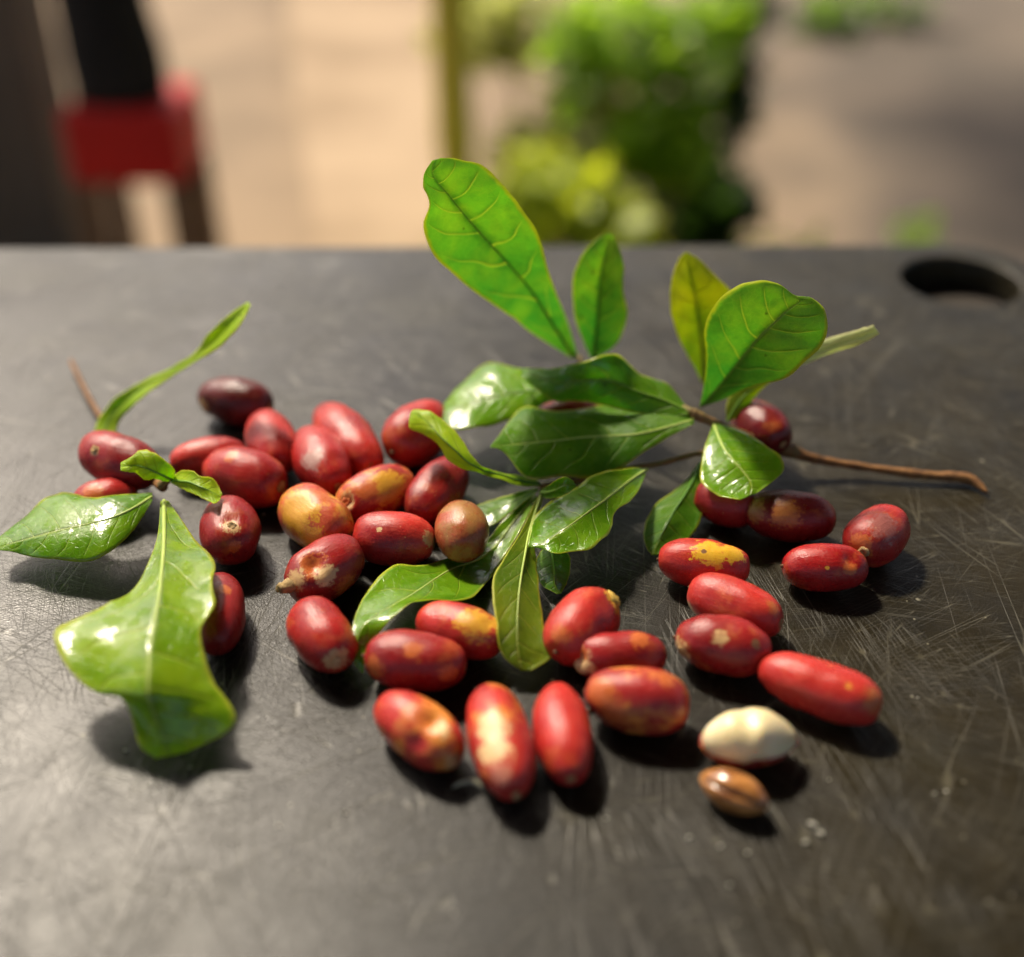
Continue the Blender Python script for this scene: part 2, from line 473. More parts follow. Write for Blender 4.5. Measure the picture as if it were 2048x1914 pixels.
LM['bigwet'] = leaf_mat('leaf_big_wet', (0.18, 0.33, 0.010), (0.32, 0.47, 0.016), (0.44, 0.56, 0.08), (0.54, 0.60, 0.05), (0.56, 0.88, 0.03), 10, wet=0.9)
M_rib = {k: simple_mat('midrib_' + k, c, tuple(x * 1.25 for x in c), 300, 0.4, 0.1, 900, 0.0002)
         for k, c in {'green': (0.14, 0.26, 0.03), 'dark': (0.06, 0.16, 0.015), 'yellow': (0.24, 0.18, 0.02), 'pale': (0.32, 0.42, 0.09)}.items()}

def make_leaf(parent, crop, stations, mat, rib='green', bulge=0.06, ripple=0.03, seed=0, label=None, ribw=0.045, nu=46, nv=9, name='leaf', ribside=1):
    """stations base->tip: (lx,ly, mx,my, rx,ry, h, hl, hr); pixel positions inside a crop, h height or lens distance, hl/hr offset of the edges"""
    ox, oy, k = crop
    Ls, Ms, Rs = [], [], []
    for s in stations:
        lx, ly, mx, my, rx, ry, h = s[:7]
        hl = s[7] if len(s) > 7 else 0
        hr = s[8] if len(s) > 8 else hl
        P = lambda x, y, hh: pos(ox + x / k, oy + y / k, hh)
        Ls.append(P(lx, ly, h + hl)); Ms.append(P(mx, my, h)); Rs.append(P(rx, ry, h + hr))
    Lc, Mc, Rc = catmull(Ls, nu), catmull(Ms, nu), catmull(Rs, nu)
    origin = Mc[0].copy()
    verts, uvs, faces = [], [], []
    cols = 2 * nv + 1
    for i in range(nu):
        l, m, r = Lc[i], Mc[i], Rc[i]
        d = (Mc[min(i + 1, nu - 1)] - Mc[max(i - 1, 0)])
        nrm = (r - l).cross(d)
        nrm = nrm.normalized() if nrm.length > 1e-6 else Vector((0, 0, 1))
        for j in range(cols):
            w = j / nv - 1
            e = l if w < 0 else r
            t = abs(w)
            p = m.lerp(e, t)
            wd = (e - m).length
            # soft cross curve, smooth at the rib
            p = p + nrm * (bulge * wd * 4 * t * (1 - t) * (0.6 + 0.4 * t))
            env = min(1, 3 * (1 - i / (nu - 1)) + .3) * min(1, 4 * i / (nu - 1))
            nn = mn.noise(Vector((p.x * .9 + seed * 7, p.y * .9, p.z * .9 + seed))) * 1.2 + .5 * mn.noise(Vector((p.x * 2.2 + seed * 3, p.y * 2.2 + 9, p.z * 2.2)))
            p = p + nrm * (ripple * nn * env * t * 2.2)
            # outline not perfectly smooth
            if t > 0.7:
                p = p + (p - m).normalized() * 0.035 * mn.noise(Vector((i * .33 + seed * 5, w * 3, seed))) * (t - .7) / .3 * env if wd > 1e-5 else p
            verts.append((p - origin) * CM)
            uvs.append((i / (nu - 1), j / (cols - 1)))
    for i in range(nu - 1):
        for j in range(cols - 1):
            a = i * cols + j
            faces.append((a, a + 1, a + cols + 1, a + cols))
    o = mesh_obj(name, verts, faces, LM[mat], None, uvs=uvs)
    o.location = origin * CM - (parent.location if parent else Vector())
    if parent: o.parent = parent
    so = o.modifiers.new('thick', 'SOLIDIFY'); so.thickness = 0.00016; so.offset = 0
    # raised midrib, a sub-part
    n2 = int(nu * 0.93)
    pts = [Vector(verts[i * cols + nv]) for i in range(n2)]
    rads = [max(0.12, (1 - i / n2)) * ribw * CM for i in range(n2)]
    v, f = tube(pts, rads, 8)
    mesh_obj('midrib', v, f, M_rib[rib], o)
    if label: o['label'] = label
    return o

C1 = (0, 700, 3.313); C3 = (500, 780, 3.313); C4 = (500, 1150, 3.313); C5 = (1000, 1150, 3.313)
C6 = (1250, 900, 3.097); C7 = (820, 680, 3.313); C8 = (820, 280, 3.313); C9 = (1250, 480, 2.491); C0 = (0, 0, 1); C10 = (0, 480, 1.988)

# ---- the large leafy branch
bp = pos(1590, 905, 0.8)
branch = tag(empty('leafy_branch', Vector((bp.x, bp.y, 0)) * CM), 'large leafy branch with many green leaves and a brown woody stem lying across the board', 'branch')
M_bark = bark_mat('bark_brown', (0.26, 0.12, 0.035), (0.15, 0.065, 0.02))
M_bark_g = bark_mat('bark_greenish', (0.16, 0.13, 0.03), (0.20, 0.10, 0.04))

def twig(parent, pts, rads, mat, name='twig', n=40):
    P = catmull([pos(*p) for p in pts], n)
    RR = [v.x for v in catmull([Vector((r, 0, 0)) for r in rads], n)]
    rng = random.Random(int(pts[0][0]))
    RR = [r * (1 + 0.26 * mn.noise(Vector((i * .55, pts[0][0], 0)))) for i, r in enumerate(RR)]
    v, f = tube(P, RR, 12)
    o = mesh_obj(name, [(x * CM) - parent.location for x in v], f, mat)
    o.parent = parent
    return o

twig(branch, [(1975, 985, 0.10), (1935, 957, 0.22), (1850, 950, 0.25), (1700, 930, 0.40), (1620, 915, 0.6), (1580, 900, 0.8)], [0.05, 0.16, 0.13, 0.12, 0.15, 0.22], M_bark, 'stem')
twig(branch, [(1592, 905, 0.75), (1540, 890, 1.1), (1470, 862, 1.6), (1420, 842, 2.0), (1384, 826, 2.2)], [0.2, 0.13, 0.12, 0.13, 0.17], M_bark_g, 'twig')
twig(branch, [(1590, 906, 0.7), (1500, 900, 0.85), (1402, 906, 1.0), (1318, 927, 1.05), (1233, 940, 0.95), (1150, 962, 0.8), (1078, 975, 0.75)], [0.15, 0.09, 0.085, 0.085, 0.075, 0.08, 0.12], M_bark_g, 'twig')
twig(branch, [(1388, 826, 2.2), (1320, 800, 2.1), (1230, 770, 1.9), (1165, 745, 1.8), (1160, 715, 37.6)], [0.13, 0.09, 0.08, 0.08, 0.09], M_bark_g, 'twig')

make_leaf(branch, C0, [
    (1143, 716, 1150, 716, 1156, 714, 37.5), (1068, 668, 1105, 648, 1134, 640, 36.6, .1), (1001, 618, 1061, 579, 1110, 580, 35.3, -.25),
    (928, 569, 1010, 520, 1092, 523, 34.2, -.4), (870, 512, 960, 465, 1073, 461, 33.2, -.5), (846, 452, 925, 425, 1034, 404, 32.4, -.4),
    (860, 412, 897, 390, 1003, 368, 31.8, -.35), (848, 375, 874, 364, 965, 331, 31.4, -.2), (848, 348, 864, 342, 915, 317, 31.1), (864, 321, 872, 319, 882, 316, 31.0)],
    'fresh', 'dark', seed=1, label='tall upright leaf, bright green against the light', ripple=.05)
make_leaf(branch, C8, [
    (1200, 1450, 1215, 1450, 1232, 1450, 37.6), (1150, 1340, 1222, 1330, 1370, 1350, 37.4, -.2), (1095, 1190, 1240, 1180, 1440, 1160, 37.0, -.5),
    (1078, 1030, 1252, 1010, 1415, 1000, 36.6, -.5), (1085, 890, 1272, 870, 1420, 850, 36.2, -.4), (1140, 760, 1300, 750, 1400, 750, 35.9, -.2), (1240, 650, 1325, 655, 1362, 665, 35.7), (1310, 618, 1325, 620, 1345, 628, 35.6)],
    'fresh2', 'dark', seed=2, label='small upright oval leaf behind the curled one')
make_leaf(branch, C7, [
    (1850, 492, 1850, 475, 1852, 458, 2.2), (1690, 500, 1690, 400, 1690, 285, 2.4, -.3, .1), (1500, 480, 1510, 340, 1520, 225, 2.6, -.5, .2), (1300, 440, 1330, 270, 1365, 92, 2.85, -.7, .7), (1130, 405, 1130, 265, 1130, 150, 2.85, -.7, .5), (960, 405, 970, 280, 960, 187, 2.7, -.5, .2), (850, 330, 850, 250, 850, 188, 2.6, -.3, .1), (745, 250, 740, 220, 735, 192, 2.5)],
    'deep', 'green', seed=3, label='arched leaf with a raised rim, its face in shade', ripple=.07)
make_leaf(branch, C7, [
    (1030, 400, 1030, 350, 1030, 300, 2.05), (940, 402, 910, 320, 890, 240, 2.0, -.2, .0), (760, 480, 740, 345, 720, 188, 1.9, -.3, .1), (560, 548, 545, 385, 520, 153, 1.8, -.3, .1), (390, 590, 370, 440, 360, 265, 1.65, -.2, .05), (270, 588, 265, 500, 262, 375, 1.5, -.1, 0), (215, 530, 212, 490, 218, 440, 1.4)],
    'wet', 'green', seed=31, label='wet leaf with white glare at its tip, pushing out from under the arched leaf', ripple=.05)
make_leaf(branch, C7, [
    (1880, 555, 1880, 530, 1870, 500, 2.1, 0, 0), (1720, 640, 1700, 580, 1690, 470, 2, -0.15, 0.1), (1550, 740, 1500, 625, 1490, 440, 1.9, -0.3, 0.1), (1370, 855, 1340, 635, 1290, 425, 1.8, -0.5, 0.15), (1180, 925, 1150, 645, 1080, 462, 1.75, -0.6, 0.1), (1000, 912, 960, 668, 920, 470, 1.75, -0.6, 0.1), (830, 922, 820, 682, 780, 438, 1.75, -0.45, 0.1), (730, 875, 710, 692, 690, 495, 1.75, -0.3, 0.05), (635, 755, 620, 698, 620, 595, 1.8, -0.1, 0), (575, 715, 570, 702, 570, 660, 1.85, 0, 0), (532, 712, 533, 708, 536, 700, 1.9, 0, 0)],
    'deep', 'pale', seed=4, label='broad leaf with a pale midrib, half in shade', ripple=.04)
make_leaf(branch, C7, [
    (860, 970, 858, 955, 860, 940, 0.85), (760, 965, 740, 935, 735, 900, 1.1, -.05), (610, 925, 600, 895, 600, 868, 1.45), (490, 893, 490, 865, 495, 845, 1.75, -.1, .1), (345, 852, 385, 810, 410, 770, 2.0, -.2, .1),
    (250, 790, 310, 740, 345, 660, 2.25, -.3, .1), (175, 680, 215, 655, 262, 572, 2.45, -.3, .1), (85, 625, 120, 550, 170, 498, 2.6, -.2, .1), (0, 592, 40, 490, 70, 462, 2.7, -.1, 0), (-5, 540, 5, 480, 25, 462, 2.7)],
    'lime', 'dark', seed=5, ripple=.06, label='narrow twisted lime leaf with a wavy edge')
make_leaf(branch, C7, [
    (1568, 848, 1570, 856, 1568, 868, 1.1, 0, 0), (1460, 850, 1480, 915, 1520, 985, 1.35, 0.05, -0.05), (1330, 862, 1370, 1000, 1450, 1080, 1.55, -0, -0.15), (1210, 895, 1270, 1075, 1355, 1150, 1.65, -0.1, -0.2), (1130, 955, 1180, 1140, 1338, 1235, 1.65, -0.15, -0.2), (1020, 1010, 1085, 1210, 1275, 1315, 1.6, -0.2, -0.2), (900, 1080, 1000, 1270, 1180, 1388, 1.5, -0.2, -0.15), (825, 1180, 930, 1320, 1060, 1402, 1.35, -0.15, -0.1), (795, 1290, 875, 1355, 960, 1418, 1.25, -0.05, 0), (783, 1375, 815, 1375, 870, 1375, 1.15, 0, 0)],
    'wet', 'pale', seed=6, ripple=.05, label='glossy leaf with a round shadow on it')
make_leaf(branch, C7, [
    (868, 1030, 862, 1010, 866, 985, 0.85), (905, 1050, 905, 1010, 905, 972, 1.3, -.2, .2), (960, 1048, 960, 995, 955, 935, 1.75, -.25, .3), (1020, 1030, 1015, 970, 1005, 912, 2.0, -.2, .25), (1062, 1005, 1055, 960, 1040, 905, 2.05, -.1, .2), (1105, 970, 1100, 962, 1085, 935, 2.0)],
    'deep', 'green', seed=7, label='small curled leaf at the fork', bulge=.15)
make_leaf(branch, C3, [
    (1880, 690, 1893, 700, 1900, 715, 0.7), (1690, 850, 1740, 885, 1790, 930, 0.4, .1), (1570, 985, 1630, 1035, 1690, 1090, 0.16, .05), (1440, 1050, 1500, 1130, 1600, 1230, 0.12, .05), (1290, 1112, 1350, 1180, 1500, 1350, 0.25, .1, 0.3), (1120, 1168, 1230, 1250, 1370, 1398, 0.55, .1, .4),
    (960, 1160, 1090, 1345, 1200, 1398, 0.8, 0, .3), (850, 1250, 960, 1420, 1080, 1400, 0.95, -.1, .25), (755, 1370, 830, 1500, 985, 1475, 1.0, -.1, .1), (690, 1520, 745, 1570, 900, 1560, .95, -.05, 0), (668, 1660, 705, 1680, 800, 1680, 0.75, .05, -.1), (685, 1790, 712, 1790, 760, 1800, 0.45), (740, 1875, 745, 1876, 752, 1878, 0.2)],
    'wet', 'pale', seed=8, ripple=.03, label='wet glossy leaf pinned under the round brown berry', nu=54)
make_leaf(branch, C7, [
    (842, 978, 845, 986, 848, 998, 0.7), (700, 1012, 720, 1050, 740, 1090, 0.6, .1), (580, 1050, 610, 1110, 640, 1160, 0.45), (480, 1088, 510, 1140, 560, 1215, 0.3), (400, 1130, 420, 1180, 470, 1240, 0.2), (360, 1190, 370, 1200, 390, 1230, 0.15)],
    'deep', 'green', seed=9, label='narrow dark leaf lying flat')
make_leaf(branch, C0, [
    (1079, 985, 1083, 988, 1088, 990, 0.85), (1048, 1052, 1060, 1060, 1068, 1068, 1.05, .1, -.1), (1012, 1110, 1050, 1110, 1072, 1110, 1.15, .15, -.3), (988, 1150, 1042, 1155, 1076, 1155, 1.15, .15, -.3), (985, 1195, 1037, 1197, 1080, 1200, 1.1, .15, -.3),
    (992, 1240, 1034, 1245, 1086, 1245, 1.0, .15, -.25), (996, 1282, 1034, 1290, 1094, 1285, 0.8, .15, -.15), (1010, 1315, 1038, 1322, 1104, 1313, 0.6, .1, -.1), (1040, 1340, 1047, 1342, 1062, 1341, 0.45)],
    'olive', 'pale', seed=10, label='olive leaf hanging down between the berries')
make_leaf(branch, C0, [
    (1098, 1085, 1102, 1085, 1108, 1085, 0.7), (1076, 1110, 1105, 1115, 1138, 1108, 0.75, -.2), (1072, 1140, 1108, 1145, 1140, 1140, 0.65, -.2), (1084, 1170, 1110, 1170, 1134, 1165, 0.45, -.1), (1114, 1188, 1118, 1188, 1122, 1187, 0.3)],
    'deep', 'green', seed=11, label='small dark leaf tucked under the glossy one')
make_leaf(branch, C9, [
    (388, 720, 392, 722, 396, 720, 37.3), (335, 615, 385, 600, 440, 590, 37.1, -.2), (280, 515, 375, 480, 500, 470, 36.8, -.4), (240, 410, 362, 370, 545, 350, 36.5, -.5), (224, 315, 348, 280, 540, 270, 36.2, -.5), (234, 190, 328, 185, 460, 185, 35.9, -.3), (265, 100, 312, 100, 375, 102, 35.7, -.1), (298, 62, 305, 60, 314, 62, 35.6)],
    'yellow', 'yellow', seed=12, label='yellowing leaf with a brownish midrib')
make_leaf(branch, C9, [
    (372, 830, 376, 832, 382, 832, 35.0), (392, 730, 440, 760, 500, 790, 34.5, -.2), (405, 610, 515, 670, 620, 735, 33.8, -.4), (400, 440, 600, 565, 790, 690, 33.0, -.5), (445, 325, 670, 480, 900, 605, 32.3, -.5), (545, 235, 740, 415, 985, 520, 31.9, -.4), (660, 198, 805, 355, 1008, 430, 31.6, -.3), (760, 215, 855, 320, 990, 345, 31.4, -.1), (835, 272, 885, 298, 945, 298, 31.3), (900, 282, 905, 284, 912, 282, 31.3)],
    'fresh2', 'green', seed=13, label='round bright leaf with clear side veins and a notched tip', ripple=.04)
make_leaf(branch, C9, [
    (640, 690, 650, 700, 660, 715, 35.6), (800, 590, 820, 615, 840, 640, 35.0), (960, 510, 985, 545, 1010, 570, 34.3), (1110, 462, 1125, 500, 1140, 530, 33.7), (1200, 435, 1215, 470, 1225, 492, 33.3), (1238, 424, 1255, 450, 1266, 465, 33.1)],
    'pale', 'pale', seed=14, label='pale leaf seen nearly edge on, its tip dried', bulge=.2)
make_leaf(branch, C9, [
    (505, 900, 510, 905, 518, 905, 35.3), (505, 820, 545, 840, 590, 860, 35.2, .1), (540, 760, 590, 780, 640, 790, 35.1, .1), (610, 725, 650, 735, 690, 735, 35.0), (690, 690, 715, 700, 740, 700, 34.9), (765, 682, 768, 685, 772, 688, 34.8)],
    'olive', 'green', seed=15, label='small drooping leaf below the round one')
make_leaf(branch, C9, [
    (436, 922, 442, 918, 450, 912, 1.95), (408, 1000, 470, 990, 555, 938, 2.0, -.15, .1), (385, 1080, 500, 1050, 650, 985, 2.0, -.3, .15), (374, 1150, 545, 1105, 740, 1050, 1.95, -.35, .15), (378, 1205, 590, 1155, 785, 1095, 1.85, -.35, .1), (410, 1240, 620, 1195, 790, 1150, 1.75, -.25, .05), (480, 1275, 630, 1235, 735, 1205, 1.65, -.15, 0), (570, 1295, 620, 1275, 655, 1262, 1.55)],
    'wet', 'pale', seed=16, label='small dripping wet leaf with strong white glare', ripple=.05)
make_leaf(branch, C6, [
    (458, 75, 466, 80, 474, 88, 0.95), (375, 190, 425, 180, 480, 190, 0.85, -.1), (290, 265, 370, 280, 480, 300, 0.8, -.2), (190, 340, 310, 370, 478, 400, 0.7, -.25), (135, 430, 260, 460, 440, 490, 0.6, -.25), (115, 520, 215, 545, 370, 565, 0.42, -.15), (130, 600, 185, 610, 270, 620, 0.25, -.05), (165, 650, 178, 650, 195, 648, 0.15)],
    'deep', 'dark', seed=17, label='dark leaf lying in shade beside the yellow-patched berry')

# ---- the smaller sprig
sp_ = pos(326, 972, 1.3)
sprig = tag(empty('leafy_sprig', Vector((sp_.x, sp_.y, 0)) * CM), 'small sprig with one big wet drooping leaf lying among berries', 'sprig')
twig(sprig, [(142, 722, 0.35), (175, 790, 0.35), (205, 840, 0.3), (250, 905, 0.35), (300, 955, 0.8), (326, 974, 1.3)], [0.07, 0.085, 0.09, 0.09, 0.1, 0.15], M_bark, 'stem')
twig(sprig, [(322, 972, 1.3), (332, 962, 1.45), (342, 955, 1.55)], [0.13, 0.12, 0.07], M_bark_g, 'bud', 12)
make_leaf(sprig, C1, [
    (1010, 1000, 1005, 972, 1010, 948, 1.25, 0, 0), (925, 1135, 890, 1045, 860, 958, 1.35, -0.2, 0), (830, 1250, 760, 1105, 740, 968, 1.35, -0.3, 0.05), (700, 1362, 620, 1145, 620, 982, 1.3, -0.35, 0.05), (560, 1400, 480, 1178, 500, 952, 1.2, -0.35, 0.05), (410, 1392, 340, 1212, 380, 952, 1.1, -0.3, 0), (250, 1375, 200, 1248, 240, 1035, 0.95, -0.2, 0), (110, 1340, 85, 1280, 110, 1140, 0.8, -0.1, 0), (-10, 1325, -20, 1310, -10, 1240, 0.7, 0, 0)],
    'wet', 'pale', seed=21, label='wet leaf lying flat toward the board edge', ripple=.04)
make_leaf(sprig, C0, [
    (321, 1003, 328, 1002, 337, 1002, 1.3, 0, 0), (312, 1085, 328, 1085, 392, 1080, 1.75, -0.12, -.25), (270, 1172, 324, 1140, 430, 1128, 2.0, -0.2, -.3), (190, 1220, 318, 1198, 424, 1172, 2.1, -0.3, -.25), (118, 1252, 308, 1252, 431, 1208, 2.1, -0.32, -.2), (113, 1292, 300, 1310, 403, 1256, 2.0, -0.32, -.15), (140, 1342, 297, 1362, 410, 1312, 1.85, -0.3, -.2), (190, 1384, 298, 1395, 430, 1368, 1.65, -0.25, -.3), (242, 1393, 306, 1425, 458, 1402, 1.3, -0.1, -.2), (266, 1440, 318, 1455, 475, 1440, 0.95, -0.05, -.1), (280, 1490, 330, 1488, 440, 1473, 0.6, 0, 0), (312, 1517, 340, 1512, 372, 1505, 0.3, 0, 0)],
    'bigwet', 'pale', seed=22, label='big wet leaf folding down at its tip', ripple=.05, bulge=.05, nu=60, nv=12, ribw=.06)
make_leaf(sprig, C1, [
    (1125, 872, 1138, 858, 1155, 838, 1.6), (1090, 868, 1105, 842, 1150, 785, 1.85, -.1, .2), (1030, 852, 1045, 815, 1085, 720, 2.05, -.2, .3), (960, 858, 975, 785, 1010, 675, 2.2, -.3, .3), (900, 815, 905, 765, 930, 665, 2.3, -.2, .2), (850, 812, 850, 770, 865, 715, 2.35, -.1, .1), (800, 800, 800, 772, 802, 748, 2.35)],
    'lime', 'green', seed=23, label='young lime leaf standing up from the bud', bulge=.12)
make_leaf(sprig, C1, [
    (1132, 880, 1128, 862, 1140, 840, 1.55), (1190, 912, 1190, 868, 1200, 798, 1.75, -.15, .15), (1250, 940, 1255, 875, 1270, 800, 1.9, -.2, .2), (1310, 968, 1315, 900, 1320, 832, 1.95, -.2, .15), (1380, 1000, 1375, 925, 1395, 842, 1.9, -.15, .1), (1425, 1018, 1425, 955, 1445, 895, 1.8), (1462, 985, 1464, 970, 1472, 955, 1.7)],
    'lime', 'green', seed=24, label='young lime leaf curling sideways from the bud', bulge=.15)
make_leaf(sprig, C10, [
    (368, 790, 410, 792, 455, 790, 0.35), (395, 710, 435, 715, 478, 720, 0.7), (470, 620, 505, 635, 540, 650, 1.2, .1), (590, 550, 610, 562, 625, 580, 1.75), (700, 498, 712, 508, 722, 520, 2.3), (780, 448, 790, 460, 800, 472, 2.8), (840, 362, 868, 385, 892, 408, 3.4, .15), (910, 295, 932, 318, 955, 340, 4.0, .1), (985, 245, 990, 250, 996, 256, 4.5)],
    'lime', 'green', seed=25, label='narrow twisted leaf rising at the back', ripple=.03)

# ------------------------------------------------------------------ berries
def berry_basis(cx, cy, L, W, ang, z=None, dz=0.0):
    """fit a lying fruit to its outline: returns centre (cm), yaw, half length, radius"""
    r = W / 2 / FPX * 33
    for _ in range(6):
        c = pos(cx, cy, r + dz)
        s = FPX / (c - CL).dot(CF)
        r = W / 2 / s
    g = pos(cx + 10 * math.cos(R(ang)), cy + 10 * math.sin(R(ang)), r + dz) - c
    yaw = math.atan2(g.y, g.x)
    d = Vector((math.cos(yaw), math.sin(yaw), 0))
    v = (c - CL).normalized()
    p2 = 1 - d.dot(v) ** 2
    h2 = r * r + max(0.0, (L / 2 / s) ** 2 - r * r) / p2
    return c, yaw, math.sqrt(h2), r, s

def make_berry(cx, cy, L, W, ang, label, spots=(), dents=(), dz=0.0, pitch=0, seed=1, taper=0.0, e1=0.93, e2=0.86, name='red_berry',
               parts=None, parent=None, group='red berries scattered on the cutting board', **mk):
    c, yaw, hl, r, s = berry_basis(cx, cy, L, W, ang, dz=dz)
    mw = Matrix.Translation(c) @ Matrix.Rotation(yaw, 4, 'Z') @ Matrix.Rotation(-R(pitch), 4, 'Y')
    inv = mw.inverted()
    eye = inv @ CL
    def hit(px, py):
        d = (inv.to_3x3() @ ray(px, py)).normalized()
        S = Vector((1 / hl, 1 / r, 1 / r))
        o2 = Vector((eye.x * S.x, eye.y * S.y, eye.z * S.z)); d2 = Vector((d.x * S.x, d.y * S.y, d.z * S.z))
        A, B, Cc = d2.dot(d2), o2.dot(d2), o2.dot(o2) - 1
        disc = B * B - A * Cc
        t = (-B - math.sqrt(disc)) / A if disc > 0 else -B / A
        p = eye + d * t
        if disc <= 0:      # beside the outline: nearest rim point
            q = Vector((p.x * S.x, p.y * S.y, p.z * S.z)).normalized()
            p = Vector((q.x * hl, q.y * r, q.z * r))
        return p
    dn = [(hit(x, y), rr / s, dd) for (x, y, rr, dd) in dents]
    rb = random.Random(seed * 17)
    for _ in range(3):      # shallow natural dimples
        aa, bb = rb.uniform(-.7, .7), rb.uniform(0, 6.28)
        q = math.sqrt(1 - aa * aa)
        dn.append((Vector((aa * hl, q * r * math.cos(bb), q * r * math.sin(bb))), r * rb.uniform(.25, .5), r * rb.uniform(.03, .08)))
    ends = rb.uniform(.06, .12)
    dn.append((Vector((hl, 0, 0)), r * .34, r * ends))
    dn.append((Vector((-hl, 0, 0)), r * .30, r * ends * .7))
    nu, nv = 40, 32
    verts = []
    off = Vector((seed * 3.7, seed * 1.3, seed * 5.1))
    for i in range(nu + 1):
        th = math.pi * i / nu
        ct, st = math.cos(th), math.sin(th)
        x = hl * math.copysign(abs(ct) ** e1, ct)
        rho = r * abs(st) ** e2 * (1 + taper * x / hl)
        for j in range(nv):
            ph = 2 * math.pi * j / nv
            p = Vector((x, rho * math.cos(ph), rho * math.sin(ph)))
            nd = Vector((p.x / hl / hl, p.y / r / r, p.z / r / r))
            nd = nd.normalized() if nd.length > 0 else Vector((math.copysign(1, ct), 0, 0))
            p = p + nd * (0.085 * r * mn.noise(p * 0.9 + off) + 0.035 * r * mn.noise(p * 2.3 + off) + 0.010 * r * mn.noise(p * 6 + off))
            for dp, dr, dd in dn:
                q = (p - dp).length / dr
                if q < 2.2: p = p - nd * dd * math.exp(-q * q * 1.4)
            verts.append(p)
            if i in (0, nu): break
    faces = []
    idx = lambda i, j: 0 if i == 0 else (1 + (nu - 1) * nv if i == nu else 1 + (i - 1) * nv + j % nv)
    for i in range(nu):
        for j in range(nv):
            q = [idx(i, j), idx(i + 1, j), idx(i + 1, j + 1), idx(i, j + 1)]
            qq = []
            for k in q:
                if k not in qq: qq.append(k)
            faces.append(tuple(qq))
    sp = [(hit(x, y), rr / s, cc, so) for (x, y, rr, cc, so) in spots]
    mat = berry_mat('skin_%02d' % seed, seed, spots=sp, **mk)
    o = mesh_obj(name, [v * CM for v in verts], faces, mat)
    m3 = mw.copy()
    m3.translation = c * CM
    low = min((mw @ v).z for v in verts)
    m3.translation.z += (dz - low) * CM
    if parent is not None:
        m3.translation -= parent.location
        o.matrix_world = m3
        o.parent = parent
        o.matrix_local = m3
    else:
        o.matrix_world = m3
        tag(o, label, 'berry', group)
    # scars, stubs and tips are parts
    if not parts:
        make_nub('stem_scar', o, Vector((hl - r * ends * .9, 0, 0)), Vector((1, 0, 0)), r * rb.uniform(.14, .22), (0.40, 0.24, 0.10), seed)
    make_nub('style_tip', o, Vector((-hl + r * ends * .6, 0, 0)), Vector((-1, 0, 0)), r * rb.uniform(.06, .10), (0.16, 0.08, 0.04), seed + 50)
    for (pn, x, y, size, pc) in (parts or ()):
        p = hit(x, y)
        nd = Vector((p.x / hl / hl, p.y / r / r, p.z / r / r)).normalized()
        make_nub(pn, o, p, nd, size / s, pc, seed)
    return o

_nubm = {}
def make_nub(kind, parent, p, nd, size, pc, seed):
    if pc not in _nubm:
        _nubm[pc] = simple_mat('scar_%d' % len(_nubm), pc, tuple(x * .5 for x in pc), 500, 0.8, 0.6, 1500, 0.0004)
    rng = random.Random(seed)
    a = nd.cross(Vector((0.3, 0.2, 1))).normalized(); b = nd.cross(a).normalized()
    rings = {'stem_scar': [(1.0, -.12), (1.05, .05), (.8, .16), (.5, .04), (0.0, -.05)],
             'tip': [(.9, -.3), (.75, .2), (.5, .55), (.3, .85), (0, .95)],
             'stalk_stub': [(1.0, -.3), (.95, .3), (.8, .9), (.72, 1.4), (.6, 1.9), (.0, 1.8)],
             'style_tip': [(1.0, -.4), (.9, .3), (.6, 1.1), (0, 1.4)],
             'calyx': [(1.1, -.2), (1.2, .2), (.7, .45), (.4, .3), (0, .2)]}[kind]
    seg = 12
    verts, faces = [], []
    for ri, (q, h) in enumerate(rings):
        for k in range(seg):
            t = 2 * math.pi * k / seg
            jit = 1 + 0.22 * rng.uniform(-1, 1) if q > 0 else 0
            verts.append((p + (a * math.cos(t) + b * math.sin(t)) * q * size * jit + nd * (h + .12 * rng.uniform(-1, 1) * (q > 0)) * size) * CM)
    for i in range(len(rings) - 1):
        for k in range(seg):
            faces.append((i * seg + k, i * seg + (k + 1) % seg, (i + 1) * seg + (k + 1) % seg, (i + 1) * seg + k))
    mesh_obj(kind, verts, faces, _nubm[pc], parent)

YEL, ORA, TAN, PAL, BRN = (0.62, 0.32, 0.035), (0.50, 0.125, 0.032), (0.55, 0.36, 0.16), (0.66, 0.46, 0.22), (0.20, 0.10, 0.05)
BR = (0.50, 0.030, 0.022); BD = (0.34, 0.012, 0.013)
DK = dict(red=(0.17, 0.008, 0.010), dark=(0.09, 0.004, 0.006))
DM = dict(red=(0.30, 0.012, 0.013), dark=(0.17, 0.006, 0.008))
B = make_berry
# around the sprig
B(238, 920, 158, 108, 22, 'red berry with a dark hair at its end, behind the lime sprig leaf', dz=0.45, seed=1, spots=[(190, 900, 10, TAN, .5)], parts=[('stem_scar', 187, 898, 7, TAN)], **DM)
B(212, 1003, 130, 92, -10, 'red berry mostly hidden behind the flat wet leaf', seed=2, spots=[(185, 985, 22, ORA, .6)])
B(418, 918, 152, 86, -8, 'slim glossy berry lying behind the smooth plump one', seed=3, red=BR, rough=.3, parts=[('stem_scar', 350, 925, 9, BRN)])
B(489, 953, 168, 116, 16, 'smooth plump red berry right of the young lime leaves', seed=4, spots=[(463, 912, 14, ORA, .7)], taper=.06)
B(471, 803, 150, 98, 12, 'very dark maroon berry standing apart at the back', seed=5, spots=[(405, 812, 15, TAN, .6)], mott=.0, taper=.08, red=(0.11, 0.006, 0.006), dark=(0.06, 0.003, 0.003))
B(544, 884, 132, 98, 68, 'pinkish berry standing next to the very dark one', seed=6, red=BR, bloom=.6)
